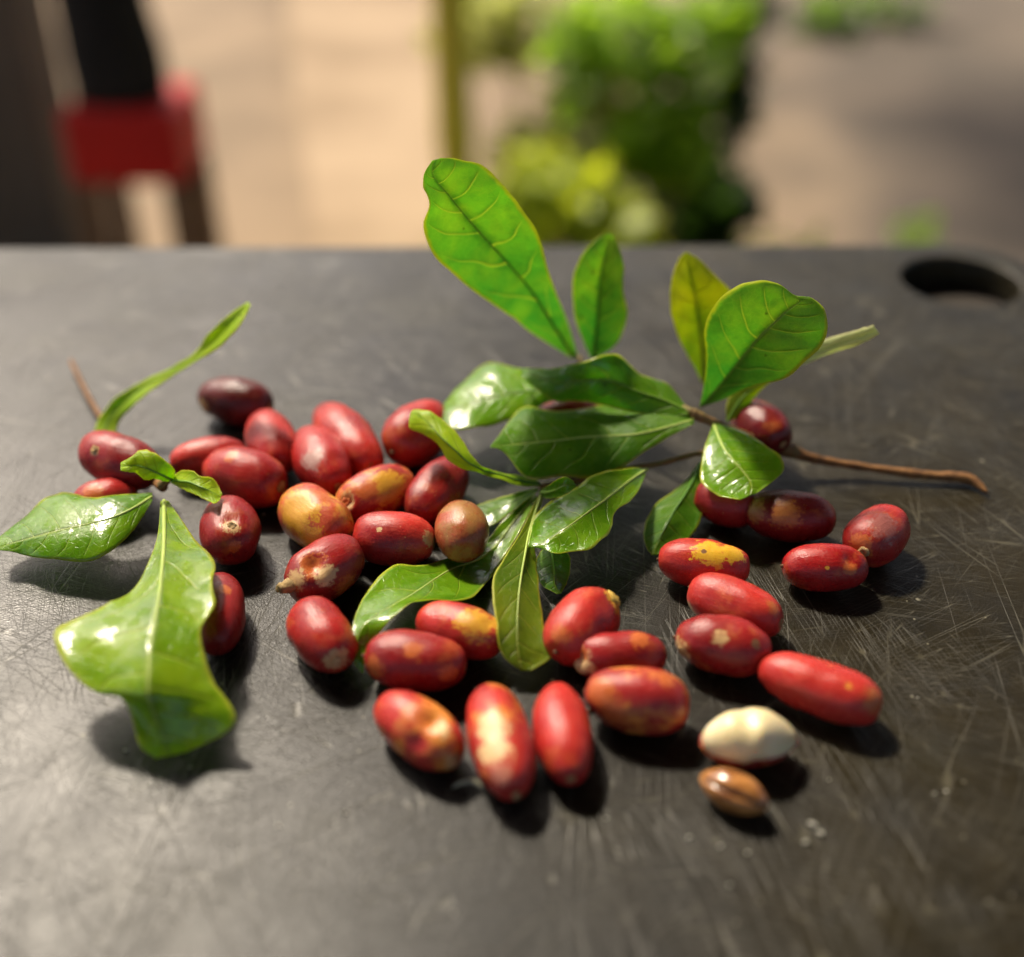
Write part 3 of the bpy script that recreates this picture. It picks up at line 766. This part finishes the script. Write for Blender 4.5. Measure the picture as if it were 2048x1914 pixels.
B(642, 924, 152, 108, 56, 'red berry with a grey scuffed patch', seed=7, spots=[(625, 920, 24, (0.40, 0.24, 0.2), .8)])
B(694, 876, 172, 100, 48, 'long smooth red berry at the back of the heap', seed=8, red=BR, bloom=.5)
B(834, 866, 146, 116, -38, 'dark-sided red berry behind the twisted lime leaf', seed=9)
B(460, 1062, 138, 120, 82, 'red berry with a tan stalk scar facing up', seed=10, spots=[(462, 1052, 18, TAN, .6), (468, 1095, 14, ORA, .8)], dents=[(458, 1040, 18, .1)], parts=[('stem_scar', 464, 1052, 8, TAN)], **DM)
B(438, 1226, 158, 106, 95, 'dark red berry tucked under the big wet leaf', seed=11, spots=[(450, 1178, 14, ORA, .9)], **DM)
# middle heap
B(630, 1036, 158, 124, 40, 'yellow berry with red blotches', seed=12, red=(0.50, 0.09, 0.03), dark=(0.42, 0.03, 0.03), spots=[(592, 1020, 52, YEL, .5), (620, 1080, 34, YEL, .6), (640, 990, 26, ORA, .7)], mott=.5, mottc=YEL)
B(751, 988, 166, 104, -22, 'mottled orange berry with a dented stalk end', seed=13, spots=[(775, 975, 42, YEL, .55), (735, 985, 26, ORA, .6), (690, 1000, 20, PAL, .7)], dents=[(693, 1003, 17, .22)], mott=.4, parts=[('stem_scar', 692, 1004, 9, ORA)])
B(874, 980, 148, 104, -52, 'deep crimson smooth berry under the twisted lime leaf', seed=14, bloom=.2, **DM)
B(788, 1077, 166, 110, 5, 'bright red berry with a squared tan-spotted end', seed=15, red=BR, spots=[(856, 1078, 16, TAN, .4), (760, 1060, 6, PAL, .4)], speck=.9, e1=.82, e2=.78)
B(923, 1060, 124, 108, 80, 'round brown berry seen end on, resting on a wet leaf', seed=16, dz=.24, red=(0.34, 0.062, 0.024), dark=(0.26, 0.07, 0.025), mottc=(0.30, 0.14, 0.04), mott=.5, rough=.3, parts=[('stem_scar', 920, 1082, 4, TAN)])
B(649, 1138, 168, 120, -32, 'berry with a bitten pale hollow and a dry stalk stub', seed=17, spots=[(625, 1130, 30, ORA, .5), (650, 1150, 24, PAL, .7), (590, 1160, 22, TAN, .6), (690, 1170, 26, ORA, .8)], dents=[(625, 1128, 26, .24)], parts=[('stalk_stub', 580, 1172, 15, (0.48, 0.33, 0.14))], **DM)
B(643, 1271, 158, 122, 54, 'shiny red berry with a pale round scar at its lower end', seed=18, spots=[(673, 1322, 25, TAN, .35)], rough=.3, parts=[('stem_scar', 675, 1324, 8, PAL)])
B(830, 1322, 208, 124, 6, 'dark plum-red berry behind the dented peanut-shaped one', seed=19, spots=[(825, 1300, 20, ORA, .9), (748, 1335, 24, ORA, .8), (895, 1345, 20, ORA, .9)], **DM)
B(920, 1262, 186, 108, 16, 'red berry with a yellow flank half covered by the olive leaf', seed=20, spots=[(955, 1245, 40, YEL, .6), (1000, 1250, 30, YEL, .6)], red=BR)
B(838, 1460, 200, 122, 36, 'dented peanut-shaped berry with orange blotches', seed=21, red=BR, spots=[(830, 1425, 32, ORA, .7), (880, 1455, 20, PAL, .7), (905, 1525, 18, TAN, .6), (800, 1450, 16, ORA, .8)], dents=[(868, 1438, 24, .2), (835, 1490, 26, .12)], mott=.45)
B(1001, 1478, 226, 128, 76, 'berry with a big corky tan patch along its back', seed=22, red=BR, spots=[(985, 1450, 34, PAL, .4), (988, 1500, 36, PAL, .4), (1000, 1545, 26, (0.55, .2, .13), .6)], parts=[('tip', 1033, 1590, 9, TAN)], speck=.8, mott=.35)
B(1126, 1463, 202, 116, 80, 'smooth crimson berry standing beside the corky-patched one', seed=23, rough=.32, red=BR, dark=BD)
B(1275, 1399, 216, 134, 9, 'largest plump berry with a blossom tip and orange mottling', seed=24, spots=[(1200, 1385, 34, ORA, .8), (1225, 1430, 34, ORA, .9), (1330, 1360, 24, ORA, .9)], taper=.05, mott=.4, dents=[(1180, 1420, 14, .12)], parts=[('tip', 1179, 1424, 9, BRN)], **dict(red=(0.36, .02, .02), dark=(.22, .01, .013)))
B(1238, 1315, 194, 104, -2, 'berry with a sunken pale stalk hollow at its end', seed=25, spots=[(1160, 1330, 30, PAL, .5), (1160, 1312, 16, ORA, .5), (1280, 1280, 22, ORA, .7)], dents=[(1153, 1318, 24, .22)], **DM)
B(1165, 1250, 168, 128, -45, 'berry with a split yellow tip', seed=26, spots=[(1228, 1200, 26, YEL, .45), (1120, 1270, 22, ORA, .9)], dents=[(1218, 1198, 9, .10)], rough=.32, red=BR, parts=[('calyx', 1228, 1198, 16, (0.60, 0.40, 0.08))])
# right hand group
B(1470, 1211, 200, 108, 22, 'smooth rosy berry lying over the shadow of the yellow-patched one', seed=27, red=BR, dark=(0.36, .02, .02), spots=[(1378, 1215, 22, TAN, .8), (1545, 1215, 16, ORA, .9)], bloom=.5, taper=-.05)
B(1446, 1290, 194, 118, 9, 'crimson berry with a tan scar and a nick near its end', seed=28, spots=[(1362, 1300, 22, TAN, .4), (1512, 1290, 9, BRN, .4), (1440, 1275, 16, TAN, .9)], parts=[('stem_scar', 1362, 1302, 9, TAN)], **DM)
B(1638, 1376, 248, 114, 20, 'longest smooth berry with one blunt end', seed=29, red=BR, dark=(0.38, .02, .016), spots=[(1742, 1400, 26, ORA, .6), (1697, 1375, 9, YEL, .7)], e1=.84, e2=.82, taper=.08, bloom=.45)
B(1408, 1128, 186, 102, 5, 'red berry with a vivid yellow patch on its back', seed=30, red=BR, dark=(0.36, .016, .014), spots=[(1425, 1103, 34, (0.68, .40, .03), .25), (1465, 1105, 26, (0.68, .40, .03), .25), (1408, 1105, 5, BRN, .4)])
B(1650, 1134, 168, 100, 2, 'glossy blood-red berry with a dimple beside the round calyx berry', seed=31, rough=.28, red=(0.36, 0.012, 0.012), spots=[(1655, 1135, 4, YEL, .4), (1700, 1135, 14, ORA, .9)], dents=[(1700, 1118, 16, .1)])
B(1753, 1073, 134, 112, -40, 'rounded berry with a small dried calyx and greyish top', seed=32, spots=[(1722, 1092, 26, ORA, .6), (1768, 1050, 34, (0.36, .12, .1), .9)], parts=[('calyx', 1727, 1105, 9, TAN)])
B(1581, 1032, 180, 102, 8, 'dark berry with a dull orange blotch behind the glossy dimpled one', seed=33, spots=[(1572, 1030, 30, (0.34, .13, .03), .8), (1515, 1020, 24, (0.30, .14, .04), .8)], **DK)
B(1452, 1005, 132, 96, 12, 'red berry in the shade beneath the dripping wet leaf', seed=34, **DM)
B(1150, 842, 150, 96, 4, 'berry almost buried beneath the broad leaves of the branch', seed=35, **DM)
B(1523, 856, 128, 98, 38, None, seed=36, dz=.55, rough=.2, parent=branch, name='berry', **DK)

# ---- peeled berry and seed
cP, yawP, hlP, rP, sP = berry_basis(1496, 1478, 190, 112, -3)
peeled = tag(empty('peeled_berry', Vector((cP.x, cP.y, 0)) * CM), 'peeled berry of cream white pulp still sitting in its red skin', 'berry')
def blob(hl, ry, rz, f, nu=40, nv=32):
    verts, faces = [], []
    for i in range(nu + 1):
        th = math.pi * i / nu
        for j in range(nv):
            ph = 2 * math.pi * j / nv
            d = Vector((math.cos(th), math.sin(th) * math.cos(ph), math.sin(th) * math.sin(ph)))
            verts.append(f(Vector((d.x * hl, d.y * ry, d.z * rz)), d))
    for i in range(nu):
        for j in range(nv):
            faces.append((i * nv + j, i * nv + (j + 1) % nv, (i + 1) * nv + (j + 1) % nv, (i + 1) * nv + j))
    return verts, faces
def pulp_shape(p, d):
    p = p.copy()
    p.z += 0.05 * math.exp(-((p.x + .45) / .4) ** 2) * max(0, d.z) + 0.12 * math.exp(-((p.x - .25) / .5) ** 2) * max(0, d.z)
    p.z -= 0.09 * math.exp(-((p.x + .12) / .2) ** 2) * max(0, d.z)
    p.x += 0.06 * max(0, d.x) ** 6
    if d.x > .6: p.z -= .12 * (d.x - .6)
    n = d * (0.03 * mn.noise(p * 1.3 + Vector((3, 1, 7))) + .006 * mn.noise(p * 5))
    # lower front lip scalloped
    if d.y < -.2: p.z += .20 * math.exp(-((p.x - .1) / .2) ** 2) * (-d.y - .2) * 0.9
    return p + n
NP = NT('pulp_cream')
cmv, vv = NP.obj_cm(4)
pc = NP.mix(NP.mapr(NP.noise(vv, 1.2, 4), .35, .7), (0.72, 0.60, 0.33), (0.80, 0.70, 0.46))
pc = NP.mix(NP.mapr(NP.noise(vv, 5, 4), .55, .75, 0, .4), pc, (0.62, 0.46, 0.20))
M_pulp = NP.done(NP.bsdf(pc, 0.38, NP.bump(NP.noise(vv, 7, 4), .25, .0005), .45, sss=.4, sssr=(.004, .0025, .001)))
m = Matrix.Rotation(yawP, 4, 'Z')
v, f = blob(hlP * .95, rP * .98, rP * .90, pulp_shape)
mesh_obj('pulp', [(m @ (p + Vector((0, 0, rP * 1.08)))) * CM for p in v], f, M_pulp, peeled)
def skin_shape(p, d):
    p = p.copy()
    lim = rP * (-.05) + .10 * mn.noise(Vector((p.x * 2.2, p.y * 2, 1))) - (.12 if abs(p.x) < .3 and d.y < 0 else 0)
    if p.z > lim: p = Vector((p.x * .93, p.y * .93, lim - .05 * (p.z - lim)))
    return p
v, f = blob(hlP * 1.0, rP * .99, rP * .98, skin_shape)
lowz = min(p.z for p in v)
M_skin = berry_mat('skin_peeled', 40, red=(0.34, .02, .02), mott=.4, spots=[((-hlP * .8, -.2, .1), .45, ORA, .7)])
mesh_obj('skin', [(m @ (p - Vector((0, 0, lowz)))) * CM for p in v], f, M_skin, peeled)
mesh_obj('skin_tip', *[x if i else [(m @ (q + Vector((hlP * .94, -.06, rP * .85)))) * CM for q in x] for i, x in enumerate(blob(.13, .12, .15, lambda p, d: p, 12, 12))],
         simple_mat('tip_pink', (0.58, 0.32, 0.24), (0.5, 0.2, 0.15), 300, .5), peeled)

cS, yawS, hlS, rS, sS = berry_basis(1468, 1583, 146, 82, 24)
seed_o = tag(empty('seed', Vector((cS.x, cS.y, 0)) * CM), 'shiny brown seed with a dark groove lying below the peeled berry', 'seed')
NS = NT('seed_brown')
cmv, vv = NS.obj_cm(7)
mp = NS.n('ShaderNodeMapping'); NS.put(mp.inputs['Vector'], vv); mp.inputs['Scale'].default_value = (.6, 3, 3)
sc = NS.mix(NS.mapr(NS.noise(mp.outputs[0], 1.5, 4), .35, .65), (0.46, 0.20, 0.055), (0.20, 0.07, 0.016))
M_seed = NS.done(NS.bsdf(sc, 0.25, NS.bump(NS.noise(mp.outputs[0], 3, 3), .15, .0005), .5, coat=.4, coatr=.15))
m = Matrix.Rotation(yawS, 4, 'Z')
eyeS = m.to_3x3().inverted() @ (CL - cS).normalized()
ga = math.atan2(eyeS.z, eyeS.y) + 0.10     # the groove runs along the flank that faces front and up
def seed_shape(p, d):
    p = p.copy()
    k = 1 - .25 * abs(d.x) ** 3
    p.y *= k; p.z *= k
    a = math.atan2(d.z, d.y) - ga
    a = (a + math.pi) % (2 * math.pi) - math.pi
    if abs(d.x) < .97:
        p -= Vector((0, d.y, d.z)).normalized() * .085 * math.exp(-(a / .13) ** 2) * (1 - d.x ** 2)
    return p
v, f = blob(hlS, rS, rS, seed_shape, 36, 64)
mesh_obj('seed_coat', [(m @ (p + Vector((0, 0, rS)))) * CM for p in v], f, M_seed, seed_o)
gp = []
for i in range(24):
    x = -.88 + 1.76 * i / 23
    q = math.sqrt(1 - x * x) * (1 - .25 * abs(x) ** 3) * rS - .07 * (1 - x * x)
    gp.append((m @ Vector((x * hlS, q * math.cos(ga), q * math.sin(ga) + rS))) * CM)
v, f = tube(gp, [.032 * CM * (1 - abs(2 * i / 23 - 1) ** 2 * .7) for i in range(24)], 8)
mesh_obj('groove', v, f, simple_mat('groove_dark', (.05, .015, .005), (.03, .01, .004), 300, .6), seed_o)

# ---- small bits on the board
P = catmull([pos(*p) for p in [(905, 1575, .03), (922, 1566, .16), (945, 1562, .2), (962, 1572, .14), (968, 1582, .05)]], 20)
v, f = tube([p * CM for p in P], [.055 * CM * math.sin(math.pi * (i + 1.5) / 22) for i in range(20)], 6)
tag(mesh_obj('stem_fibre', v, f, simple_mat('fibre_pale', (.40, .38, .26), (.3, .28, .2), 300, .6)), 'tiny curled pale fibre near the corky-patched berry', 'fibre')
P = catmull([pos(*p) for p in [(174, 888, 1.55), (183, 893, 1.62), (192, 901, 1.5)]], 12)
v, f = tube([p * CM for p in P], [.02 * CM] * 12, 6)
h1 = mesh_obj('hair', v, f, simple_mat('hair_dark', (.02, .012, .01), (.03, .02, .01), 300, .5))
tag(h1, 'short dark hair-like stalk on the berry behind the sprig', 'stalk')

M_crumb = simple_mat('crumb_pale', (.52, .50, .42), (.34, .33, .28), 900, .8, .3)
def crumb_mesh(sd):
    r = random.Random(sd)
    o3 = Vector((sd * 2.3, sd * .7, 1))
    v, f = blob(1.0, r.uniform(.5, .8), .45, lambda p, d: p * (1 + .35 * mn.noise(d * 1.7 + o3)), 8, 8)
    return v, f
for k, (x, y, sz, ro) in enumerate([(1625, 1650, .15, -30), (1641, 1666, .10, -25), (1611, 1685, .10, 20), (1379, 1675, .09, 0), (1441, 1693, .08, 40), (1495, 1705, .06, 10),
        (1459, 1770, .07, 0), (1212, 1636, .05, 0), (1658, 1559, .05, 60), (1892, 1582, .06, 0), (1869, 1587, .055, 0), (252, 1501, .08, 0), (690, 1625, .07, 30), (556, 1651, .06, 0), (317, 1571, .06, 0), (1836, 1395, .05, 0)]):
    v, f = crumb_mesh(k % 4 + 1); sz *= .68
    q = pos(x, y, 0.02)
    mz = Matrix.Rotation(R(ro), 4, 'Z')
    lo = min(p.z for p in v)
    o = mesh_obj('crumb', [(mz @ (p * sz - Vector((0, 0, lo * sz)))) * CM for p in v], f, M_crumb, None, (q.x * CM, q.y * CM, 0.0))
    tag(o, 'tiny pale crumb lying on the bare cutting board', 'crumb', 'pale crumbs on the cutting board')

# ------------------------------------------------------------------ background, all far out of focus
def bgp(px, py, dist):
    """point (m) seen at a picture position, at a horizontal distance dist"""
    r = ray(px, py)
    t = dist / r.y
    return Vector((r.x * t, dist, CAMH * CM + r.z * t))

GZ = -0.75
def bevel_box(x0, x1, y0, y1, z0, z1, name, mat, parent=None, bev=0.01, wob=0.0):
    bm = bmesh.new()
    vs, fs = box(x0, x1, y0, y1, z0, z1)
    bv = [bm.verts.new(q) for q in vs]
    for q in fs: bm.faces.new([bv[i] for i in q])
    bmesh.ops.recalc_face_normals(bm, faces=bm.faces[:])
    bmesh.ops.bevel(bm, geom=bm.edges[:], offset=bev, segments=3, affect='EDGES', profile=.6)
    me = bpy.data.meshes.new(name); bm.to_mesh(me); bm.free()
    me.materials.append(mat)
    o = bpy.data.objects.new(name, me); col.objects.link(o)
    if parent is not None: o.parent = parent
    return o

# pale path running away over the ground
M_path = simple_mat('pale_path', (.34, .255, .165), (.22, .16, .10), 2.6, .9, .05, 6, .004, .1)
def ground_hit(px, py):
    r = ray(px, py); t = (GZ + .036 - CAMH * CM) / r.z
    return Vector((r.x * t, r.y * t, GZ + .036))
pv = []
rows = [(640, 900, 900), (640, 890, 640), (630, 885, 480), (612, 880, 330), (590, 876, 180), (575, 872, 40), (565, 870, -120), (560, 868, -300)]
for l, r_, y in rows:
    a_, b_ = ground_hit(l, y), ground_hit(r_, y)
    for k in range(7): pv.append(a_.lerp(b_, k / 6))
pf = [(i * 7 + k, i * 7 + k + 1, (i + 1) * 7 + k + 1, (i + 1) * 7 + k) for i in range(len(rows) - 1) for k in range(6)]
tag(mesh_obj('path', pv, pf, M_path), kind='structure')

# red stool with a black bundle on it
M_red = simple_mat('red_plastic', (.42, .010, .006), (.34, .008, .006), 5, .6, .05, spec=.2)
M_black = simple_mat('black_cloth', (.006, .006, .006), (.012, .011, .010), 9, .9, .5, 30, .01)
M_stoolleg = simple_mat('stool_leg_wood', (.15, .085, .04), (.09, .05, .025), 12, .7, .3)
SD = 1.75
a = bgp(226, 228, SD)
stool = tag(empty('red_stool', (a.x, SD + .09, GZ)), 'red plastic stool out of focus behind the board', 'stool')
hs = a.z - GZ
bevel_box(-.088, .088, -.08, .09, hs - .115, hs, 'seat', M_red, stool, .016)
for sx in (-.07, .07):
    for sy in (-.065, .07):
        bevel_box(sx - .018, sx + .018, sy - .018, sy + .018, 0, hs - .116, 'leg', M_stoolleg, stool, .005)
bagv = []
for i in range(17):
    t = i / 16
    z = t * .5
    wx = .072 * (1 - .25 * t) * (1 + .06 * math.sin(7 * t)); wy = .06 * (1 - .3 * t)
    for k in range(20):
        an = 2 * math.pi * k / 20
        w = 1 + .1 * mn.noise(Vector((math.cos(an) * 2, math.sin(an) * 2, t * 5)))
        bagv.append((math.cos(an) * wx * w - .02 * t, math.sin(an) * wy * w, z))
bagf = [(i * 20 + k, i * 20 + (k + 1) % 20, (i + 1) * 20 + (k + 1) % 20, (i + 1) * 20 + k) for i in range(16) for k in range(20)]
bagf += [tuple(range(19, -1, -1)), tuple(16 * 20 + k for k in range(20))]
tag(mesh_obj('black_bundle', bagv, bagf, M_black, None, (a.x - .010, SD + .085, a.z + .001)), 'tall black cloth bundle standing on the red stool', 'bundle')

M_grey = simple_mat('grey_concrete', (.10, .085, .065), (.05, .045, .035), 3, .85, .4, 20, .01)
b0, b1 = bgp(-160, 300, 1.95), bgp(95, 300, 1.95)
tag(bevel_box(b0.x, b1.x, 1.95, 2.1, GZ - .05, 1.0, 'concrete_pillar', M_grey), 'blurred grey concrete pillar beside the red stool', 'pillar')
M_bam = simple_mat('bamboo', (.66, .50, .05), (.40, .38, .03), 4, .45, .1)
RZP = 2.0
c0 = bgp(912, 300, 1.7)
pts, rads = [], []
for i in range(60):
    z = GZ - .05 + i * (RZP - GZ + .049) / 59
    pts.append(Vector((c0.x + .003 * math.sin(i * .4), 1.7, z))); rads.append(.0262 * (1.08 if i % 9 == 0 else 1))
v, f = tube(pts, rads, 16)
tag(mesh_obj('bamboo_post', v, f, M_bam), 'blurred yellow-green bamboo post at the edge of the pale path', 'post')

# unseen roof added to block sky light on the right, open towards the back left; the bamboo post carries its edge
RZ = 2.0
outline = [(-3.2, 0.9), (-0.45, 1.45), (-0.30, 5.0), (4.0, 5.0), (4.0, -3.0), (-3.2, -3.0)]
rv = [(x, y, RZ) for x, y in outline] + [(x, y, RZ + .05) for x, y in outline]
nr = len(outline)
rf = [tuple(range(nr - 1, -1, -1)), tuple(range(nr, 2 * nr))] + [(k, (k + 1) % nr, nr + (k + 1) % nr, nr + k) for k in range(nr)]
tag(mesh_obj('added_shade_roof', rv, rf, simple_mat('shade_roof_dark', (.10, .07, .045), (.06, .04, .028), 4, .8, .4), smooth=False), 'dark roof slab added out of view above the table to block sky light', 'roof')
# shrubs
def leaf_cluster(n, fn, size, rng):
    verts, faces = [], []
    for _ in range(n):
        p = fn()
        d = Vector((rng.uniform(-1, 1), rng.uniform(-1, 1), rng.uniform(-.6, .7))).normalized()
        s = d.cross(Vector((rng.uniform(-.5, .5), rng.uniform(-.5, .5), 1))).normalized()
        nn = d.cross(s)
        l = size * rng.uniform(.6, 1.3); w = l * .32
        b = len(verts)
        verts += [p, p + d * l * .35 + s * w, p + d * l * .35 - s * w, p + d * l * .75 + s * w * .7 - nn * l * .06, p + d * l * .75 - s * w * .7 - nn * l * .06, p + d * l - nn * l * .14]
        faces += [(b, b + 1, b + 2), (b + 1, b + 3, b + 4, b + 2), (b + 3, b + 5, b + 4)]
    return verts, faces
def foliage_mat(name, c1, c2, tr):
    N = NT(name)
    tc = N.n('ShaderNodeTexCoord').outputs['Object']
    c = N.mix(N.mapr(N.noise(tc, 9, 3), .35, .65), c1, c2)
    t = N.n('ShaderNodeBsdfTranslucent'); N.put(t.inputs[0], (*tr, 1))
    mx = N.n('ShaderNodeMixShader'); mx.inputs[0].default_value = .5
    N.put(mx.inputs[1], N.bsdf(c, .45, None, .4)); N.put(mx.inputs[2], t.outputs[0])
    return N.done(mx.outputs[0])
M_f1 = foliage_mat('foliage_lime', (.26, .34, .02), (.34, .38, .03), (.62, .70, .03))
M_f2 = foliage_mat('foliage_green', (.13, .24, .012), (.20, .30, .016), (.40, .65, .03))
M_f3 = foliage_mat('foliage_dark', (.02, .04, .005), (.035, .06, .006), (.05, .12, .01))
M_f5 = foliage_mat('foliage_dull', (.07, .12, .012), (.10, .14, .02), (.14, .26, .02))
M_f4 = foliage_mat('foliage_pale', (.36, .38, .12), (.45, .44, .16), (.6, .65, .15))
M_stem = simple_mat('shrub_stem', (.10, .07, .03), (.05, .035, .015), 20, .8, .4)

def shrub(label, px, dist, clumps, mat, size):
    base = bgp(px, 480, dist)
    root = tag(empty('shrub', (base.x, dist, GZ)), label, 'shrub', None)
    r = random.Random(px)
    V, F, SV, SF = [], [], [], []
    for (cx, cy, dd, rx, rz, n) in clumps:
        c = bgp(cx, cy, dd) - root.location
        def fn():
            while True:
                q = Vector((r.uniform(-1, 1), r.uniform(-1, 1), r.uniform(-1, 1)))
                if q.length < 1: return c + Vector((q.x * rx, q.y * rx, q.z * rz))
        v, f = leaf_cluster(n, fn, size, r)
        b = len(V); V += v; F += [tuple(i + b for i in q) for q in f]
        ps = catmull([Vector((0, 0, 0)), Vector((c.x * .3, c.y * .3, c.z * .5)), c], 10)
        v, f = tube(ps, [.006 * (1 - .06 * i) for i in range(10)], 6)
        b = len(SV); SV += v; SF += [tuple(i + b for i in q) for q in f]
    mesh_obj('stem', SV, SF, M_stem, root)
    mesh_obj('crown', V, F, mat, root, smooth=False)
    return root
shrub('low lime-green shrub out of focus behind the tall leaf', 1150, 1.6, [(1130, 420, 1.6, .085, .055, 420), (1010, 500, 1.55, .07, .05, 160), (1230, 500, 1.55, .07, .05, 200), (1080, 340, 1.7, .05, .04, 60)], M_f1, .04)
shrub('mid-green leafy shrub out of focus above a dark gap', 1320, 1.75, [(1330, 290, 1.75, .07, .06, 420), (1290, 330, 1.75, .05, .05, 150), (1370, 170, 1.8, .06, .05, 120), (1270, 70, 1.85, .12, .06, 300), (1140, 130, 1.85, .035, .09, 90), (1440, 60, 1.9, .05, .06, 120)], M_f2, .04)
shrub('dark green shadowed shrub behind the lighter ones', 1390, 1.95, [(1400, 420, 1.9, .09, .085, 480), (1470, 130, 2.0, .035, .17, 300), (1330, 470, 1.9, .10, .06, 250)], M_f3, .045)
shrub('pale dry green shrub between the bamboo post and the green shrubs', 1060, 2.3, [(1000, 60, 2.1, .12, .08, 260), (1190, 210, 2.1, .08, .13, 380), (1100, 330, 2.0, .10, .08, 300), (1000, 430, 1.9, .07, .05, 160)], M_f4, .05)
shrub('sparse green weed on the bare ground', 1830, 1.75, [(1830, 468, 1.75, .04, .03, 26), (1560, 505, 1.75, .08, .02, 40)], M_f2, .03)
shrub('loose low green plant on the far ground behind the weed', 1720, 3.75, [(1650, 45, 3.7, .11, .07, 90), (1800, 20, 3.8, .10, .05, 40)], M_f5, .07)
